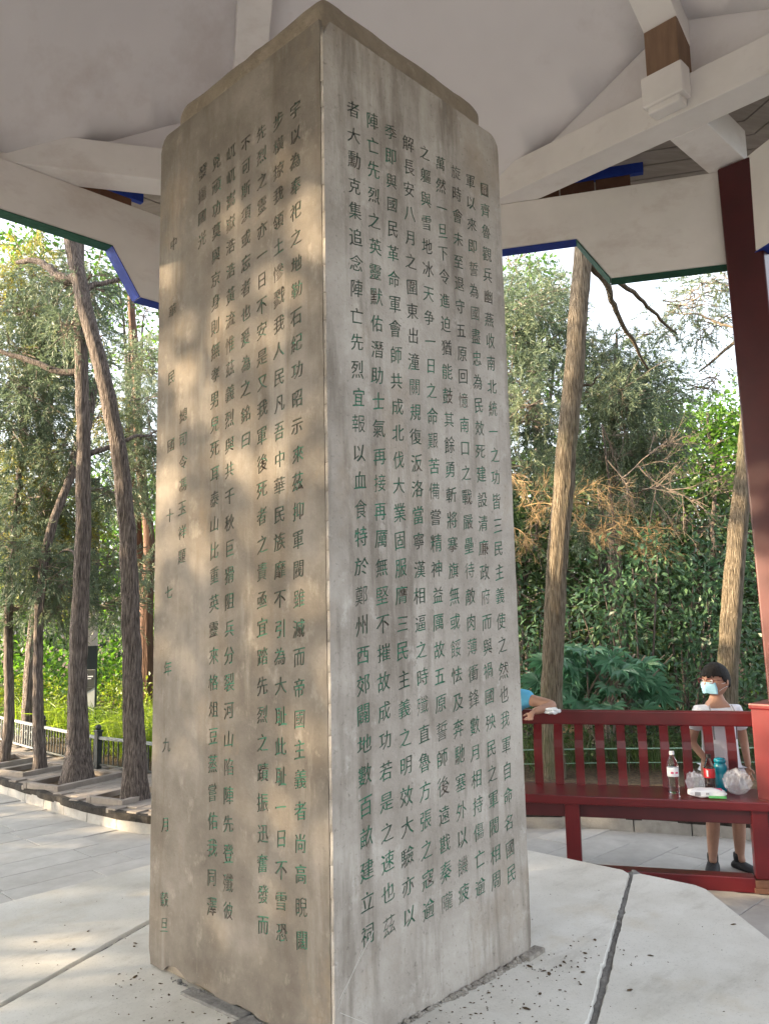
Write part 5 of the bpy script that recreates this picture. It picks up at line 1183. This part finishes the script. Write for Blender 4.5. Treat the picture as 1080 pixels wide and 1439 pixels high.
link('ear_loops', tubes_mesh('ear_loops', lp), M['whitep'], mk)
gl = []
for s_ in (-1, 1):
    A = np.linspace(0, 2*np.pi, 17); cx = s_*.033; pts = [tuple(MT @ Vector((cx+.026*math.copysign(abs(math.cos(a))**.6, math.cos(a)), -.100+.004*abs(math.cos(a))+.25*(abs(cx+.026*math.cos(a)))**1.3*.25, .012+.017*math.copysign(abs(math.sin(a))**.6, math.sin(a))))) for a in A]
    gl.append(tube_arrays(pts, [.0024]*17, 6)); gl.append(tube_arrays([tuple(MT @ Vector(p)) for p in ((s_*.060, -.092, .018), (s_*.076, -.05, .016), (s_*.080, .01, .012))], [.002]*3, 6))
gl.append(tube_arrays([tuple(MT @ Vector(p)) for p in ((-.008, -.101, .016), (.008, -.101, .016))], [.002]*2, 6))
link('glasses', tubes_mesh('glasses', gl), M['redframe'], boy)
for s_ in (-1, 1):
    bm = bmesh.new(); bmesh.ops.create_icosphere(bm, subdivisions=3, radius=.010, matrix=MT @ Matrix.Translation((s_*.030, -.079, .010))); ey = fin('eye', bm, M['whitep'], boy, smooth=True)
    bm = bmesh.new(); bmesh.ops.create_icosphere(bm, subdivisions=2, radius=.0052, matrix=MT @ Matrix.Translation((s_*.030, -.0865, .010))); fin('iris', bm, M['black'], ey, smooth=True)
    bm = bmesh.new(); box(bm, (0, 0, 0), (.026, .004, .004), s_*.15, MT @ Matrix.Translation((s_*.032, -.094, .036))); fin('eyebrow', bm, M['hair'], boy)
for s_ in (-1, 1):
    st = resample([(s_*.075, -.055, 1.165), (s_*.082, -.098, 1.11), (s_*.078, -.107, 1.03), (s_*.074, -.108, .93)], 12); link('strap', tubes_mesh('strap', [tube_arrays(st, [.005]*12, 6)]), M['greycloth'], boy)
# second child leaning on the bench back, mostly hidden by the pillar
kid = thing('person', 'person in a sky-blue t-shirt leaning a bent arm on the bench back beside the pillar', 'person', (.72, 5.98, -.10), 0)
o_ = Vector((.72, 5.98, -.10))
G = dict(pel=(.73, 5.98, .68), sp=(.74, 5.86, .80), ch=(.76, 5.72, .93), nb=(.76, 5.63, 1.01), nk=(.75, 5.57, 1.06), nt=(.74, 5.54, 1.10),
         sr=(.900, 5.64, 1.00), er=(1.085, 5.46, .962), wr=(.925, 5.385, .935), sl=(.62, 5.66, 1.0), el=(.50, 5.58, .97), wl=(.62, 5.47, .955),
         hr=(.80, 6.0, .62), kr=(.81, 5.95, .32), ar=(.80, 6.02, -.01), fr=(.81, 5.9, -.06), hl=(.66, 6.0, .62), kl=(.66, 5.95, .32), al=(.66, 6.02, -.01), fl=(.65, 5.9, -.06))
G = {k: Vector(v)-o_ for k, v in G.items()}; gn = list(G); gi = {n: i for i, n in enumerate(gn)}
GE = [('pel', 'sp'), ('sp', 'ch'), ('ch', 'nb'), ('nb', 'nk'), ('nk', 'nt'), ('nb', 'sl'), ('sl', 'el'), ('el', 'wl'), ('nb', 'sr'), ('sr', 'er'), ('er', 'wr'), ('pel', 'hl'), ('hl', 'kl'), ('kl', 'al'), ('al', 'fl'), ('pel', 'hr'), ('hr', 'kr'), ('kr', 'ar'), ('ar', 'fr')]
RG = dict(pel=.10, sp=.10, ch=.10, nb=.06, nk=.043, nt=.043, sl=.046, el=.035, wl=.022, sr=.046, er=.036, wr=.022, hl=.076, kl=.05, al=.03, fl=.025, hr=.076, kr=.05, ar=.03, fr=.025)
pp = [skin_mesh([G[n] for n in gn], [(gi[a], gi[b]) for a, b in GE], [RG[n] for n in gn])]
hb, KT = head_mesh(Vector((.735, 5.50, 1.19))-o_, R(-20), .15); pp.append(bm_to_me(hb))
for P, r in hand_chain(G['wr'], (-.35, -.45, -.55), (.8, -.5, 0), .35)+hand_chain(G['wl'], (.8, -.4, 0), (0, .3, 1), .4): pp.append(chain_mesh(P, r))
merge_body(pp, .005, 'body', M['skin'], kid)
sv = [G['pel']+Vector((0, 0, .02)), G['sp'], G['ch'], G['nb']-Vector((0, -.02, .01)), G['sr'], G['sr'].lerp(G['er'], .40)+Vector((0, 0, .01)), G['sl'], G['sl'].lerp(G['el'], .5)]
me = skin_mesh(sv, [(0, 1), (1, 2), (2, 3), (3, 4), (4, 5), (3, 6), (6, 7)], [.122, .12, .122, .08, .070, .062, .062, .058]); link('t_shirt', me, M['bluetee'], kid)
me = skin_mesh([G['pel'], G['hl'], G['hl'].lerp(G['kl'], .8), G['hr'], G['hr'].lerp(G['kr'], .8)], [(0, 1), (1, 2), (0, 3), (3, 4)], [.12, .088, .075, .088, .075]); link('shorts', me, M['greycloth'], kid)
hair_obj(KT, kid, .073, .108, .092, .34, 5)
for n_ in ('al', 'ar'):
    a = G[n_]; bm = bmesh.new(); box(bm, (a.x, a.y-.05, .035), (.075, .21, .07)); fin('shoe', bm, M['shoe'], kid, bev=.02, seg=3)

# ---------------------------------------------------------------- small things on the bench
def crumple(bm, amp, sc, seed):
    for v in bm.verts: v.co += Vector((noise.noise(v.co*sc+Vector((seed, 0, 0))), noise.noise(v.co*sc+Vector((0, seed, 3))), noise.noise(v.co*sc+Vector((5, 0, seed)))))*amp
t = thing('water_bottle', 'clear plastic water bottle with white cap standing on the bench seat', 'bottle', (1.745, 5.21, .4505))
bm = bmesh.new(); pr_ = [(.022, .002), (.031, 0), (.033, .006)]
for q in range(9): pr_ += [(.0335, .012+q*.016), (.0312, .020+q*.016)]
pr_ += [(.033, .155), (.033, .170), (.028, .190), (.018, .212), (.0125, .222), (.0125, .230)]
lathe(bm, pr_, 28); fin('bottle', bm, M['clear'], t, smooth=True)
bm = bmesh.new(); lathe(bm, [(.0155, .229), (.0155, .246), (.014, .249)], 24); fin('cap', bm, M['whitep'], t)
bm = bmesh.new(); lathe(bm, [(.0342, .100), (.0345, .101), (.0345, .152), (.0342, .153)], 28); lb = fin('wrapper', bm, M['labelw'], t, smooth=True)
for a_ in (-115, -70):
    bm = bmesh.new(); box(bm, (.0352*math.cos(R(a_)), .0352*math.sin(R(a_)), .124), (.003, .017, .010), R(a_)); fin('pink_mark', bm, M['pink'], lb)
t = thing('cola_bottle', 'plastic bottle of dark cola with red wrapper and black cap', 'bottle', (1.955, 5.17, .4505))
bm = bmesh.new(); lathe(bm, [(.020, .002), (.029, 0), (.032, .01), (.030, .03), (.031, .05), (.032, .13), (.031, .142), (.026, .155)], 28); fin('cola', bm, M['cola'], t, smooth=True)
bm = bmesh.new(); lathe(bm, [(.0325, .135), (.032, .145), (.027, .165), (.018, .19), (.0125, .205), (.0125, .212)], 28); fin('neck', bm, M['clear'], t, smooth=True)
bm = bmesh.new(); lathe(bm, [(.0155, .211), (.0155, .229), (.014, .232)], 24); fin('cap', bm, M['black'], t)
bm = bmesh.new(); lathe(bm, [(.0328, .095), (.033, .096), (.033, .148), (.0322, .149)], 28); lb = fin('wrapper', bm, M['labelred'], t, smooth=True)
bm = bmesh.new(); box(bm, (.0335*math.cos(R(-130)), .0335*math.sin(R(-130)), .122), (.002, .009, .038), R(-130)); fin('white_print', bm, M['labelw'], lb)
t = thing('teal_bottle', 'translucent teal drinking bottle with rounded shoulders beside the cola', 'bottle', (2.045, 5.225, .4505))
bm = bmesh.new(); lathe(bm, [(.028, .0), (.033, .004), (.034, .05), (.036, .10), (.033, .11), (.037, .12), (.040, .14), (.040, .155), (.034, .168), (.032, .172)], 30); fin('bottle', bm, M['teal'], t, smooth=True)
bm = bmesh.new(); lathe(bm, [(.032, .173), (.036, .176), (.036, .190), (.028, .200), (.012, .204)], 30); fin('lid', bm, M['teal'], t, smooth=True)
t = thing('wipes_packet', 'white packet of wet wipes with green print lying on the seat edge', 'packet', (1.895, 5.075, .4505), R(-16))
bm = bmesh.new(); box(bm, (0, 0, .025), (.215, .095, .048)); bmesh.ops.subdivide_edges(bm, edges=bm.edges[:], cuts=8, use_grid_fill=True)
for v in bm.verts:
    e_ = abs(v.co.x)/.1075; f_ = abs(v.co.y)/.0475; v.co.z = .025+(v.co.z-.025)*(1-.75*e_**4)*(1-.35*f_**4)
crumple(bm, .010, 22, 2)
for v in bm.verts: v.co.z = max(v.co.z, 0)
pk = fin('packet', bm, M['labelw'], t, smooth=True)
bm = bmesh.new(); box(bm, (-.055, -.052, .026), (.032, .003, .020)); fin('grey_print', bm, M['greycloth'], pk)
bm = bmesh.new(); box(bm, (.0, -.052, .028), (.018, .003, .012)); fin('grey_print', bm, M['greycloth'], pk)
bm = bmesh.new(); box(bm, (.055, -.048, .010), (.10, .008, .014)); fin('green_stripe', bm, M['packgreen'], pk, bev=.002)
bm = bmesh.new(); box(bm, (.06, -.0, .046), (.05, .05, .004)); fin('pink_flap', bm, M['pink'], pk, bev=.001)
def bag(name, label, loc, s, seed, parent=None):
    bm = bmesh.new(); bmesh.ops.create_icosphere(bm, subdivisions=4, radius=1)
    for v in bm.verts:
        q = v.co.copy(); n_ = abs(noise.noise(q*2.1+Vector((seed, 0, 0))))*.55+abs(noise.noise(q*5+Vector((0, seed, 0))))*.28; v.co = Vector((q.x*s[0], q.y*s[1], (q.z+1)*.5*s[2]))*(1.1-n_); v.co.z = max(0, v.co.z)
    o = fin(name, bm, M['bag'], None); o.location = loc; tag(o, label, 'bag'); return o
bag('plastic_bag', 'crumpled clear plastic bag bunched around the teal bottle', (2.10, 5.12, .4505), (.085, .07, .15), 3)
bag('plastic_bag', 'crumpled thin plastic bag behind the wipes packet, left of the cola', (1.875, 5.20, .4505), (.06, .05, .13), 9)
bm = bmesh.new(); bmesh.ops.create_icosphere(bm, subdivisions=3, radius=1)
for v in bm.verts:
    q = v.co.copy(); v.co = Vector((q.x*.055, q.y*.035, q.z*.022))*(1.15-abs(noise.noise(q*2.3))*1.3)
o = fin('paper_tissue', bm, M['whitep'], None); o.location = (1.055, 5.39, .938); tag(o, 'crumpled white tissue on the bench back by the leaning arm', 'tissue')
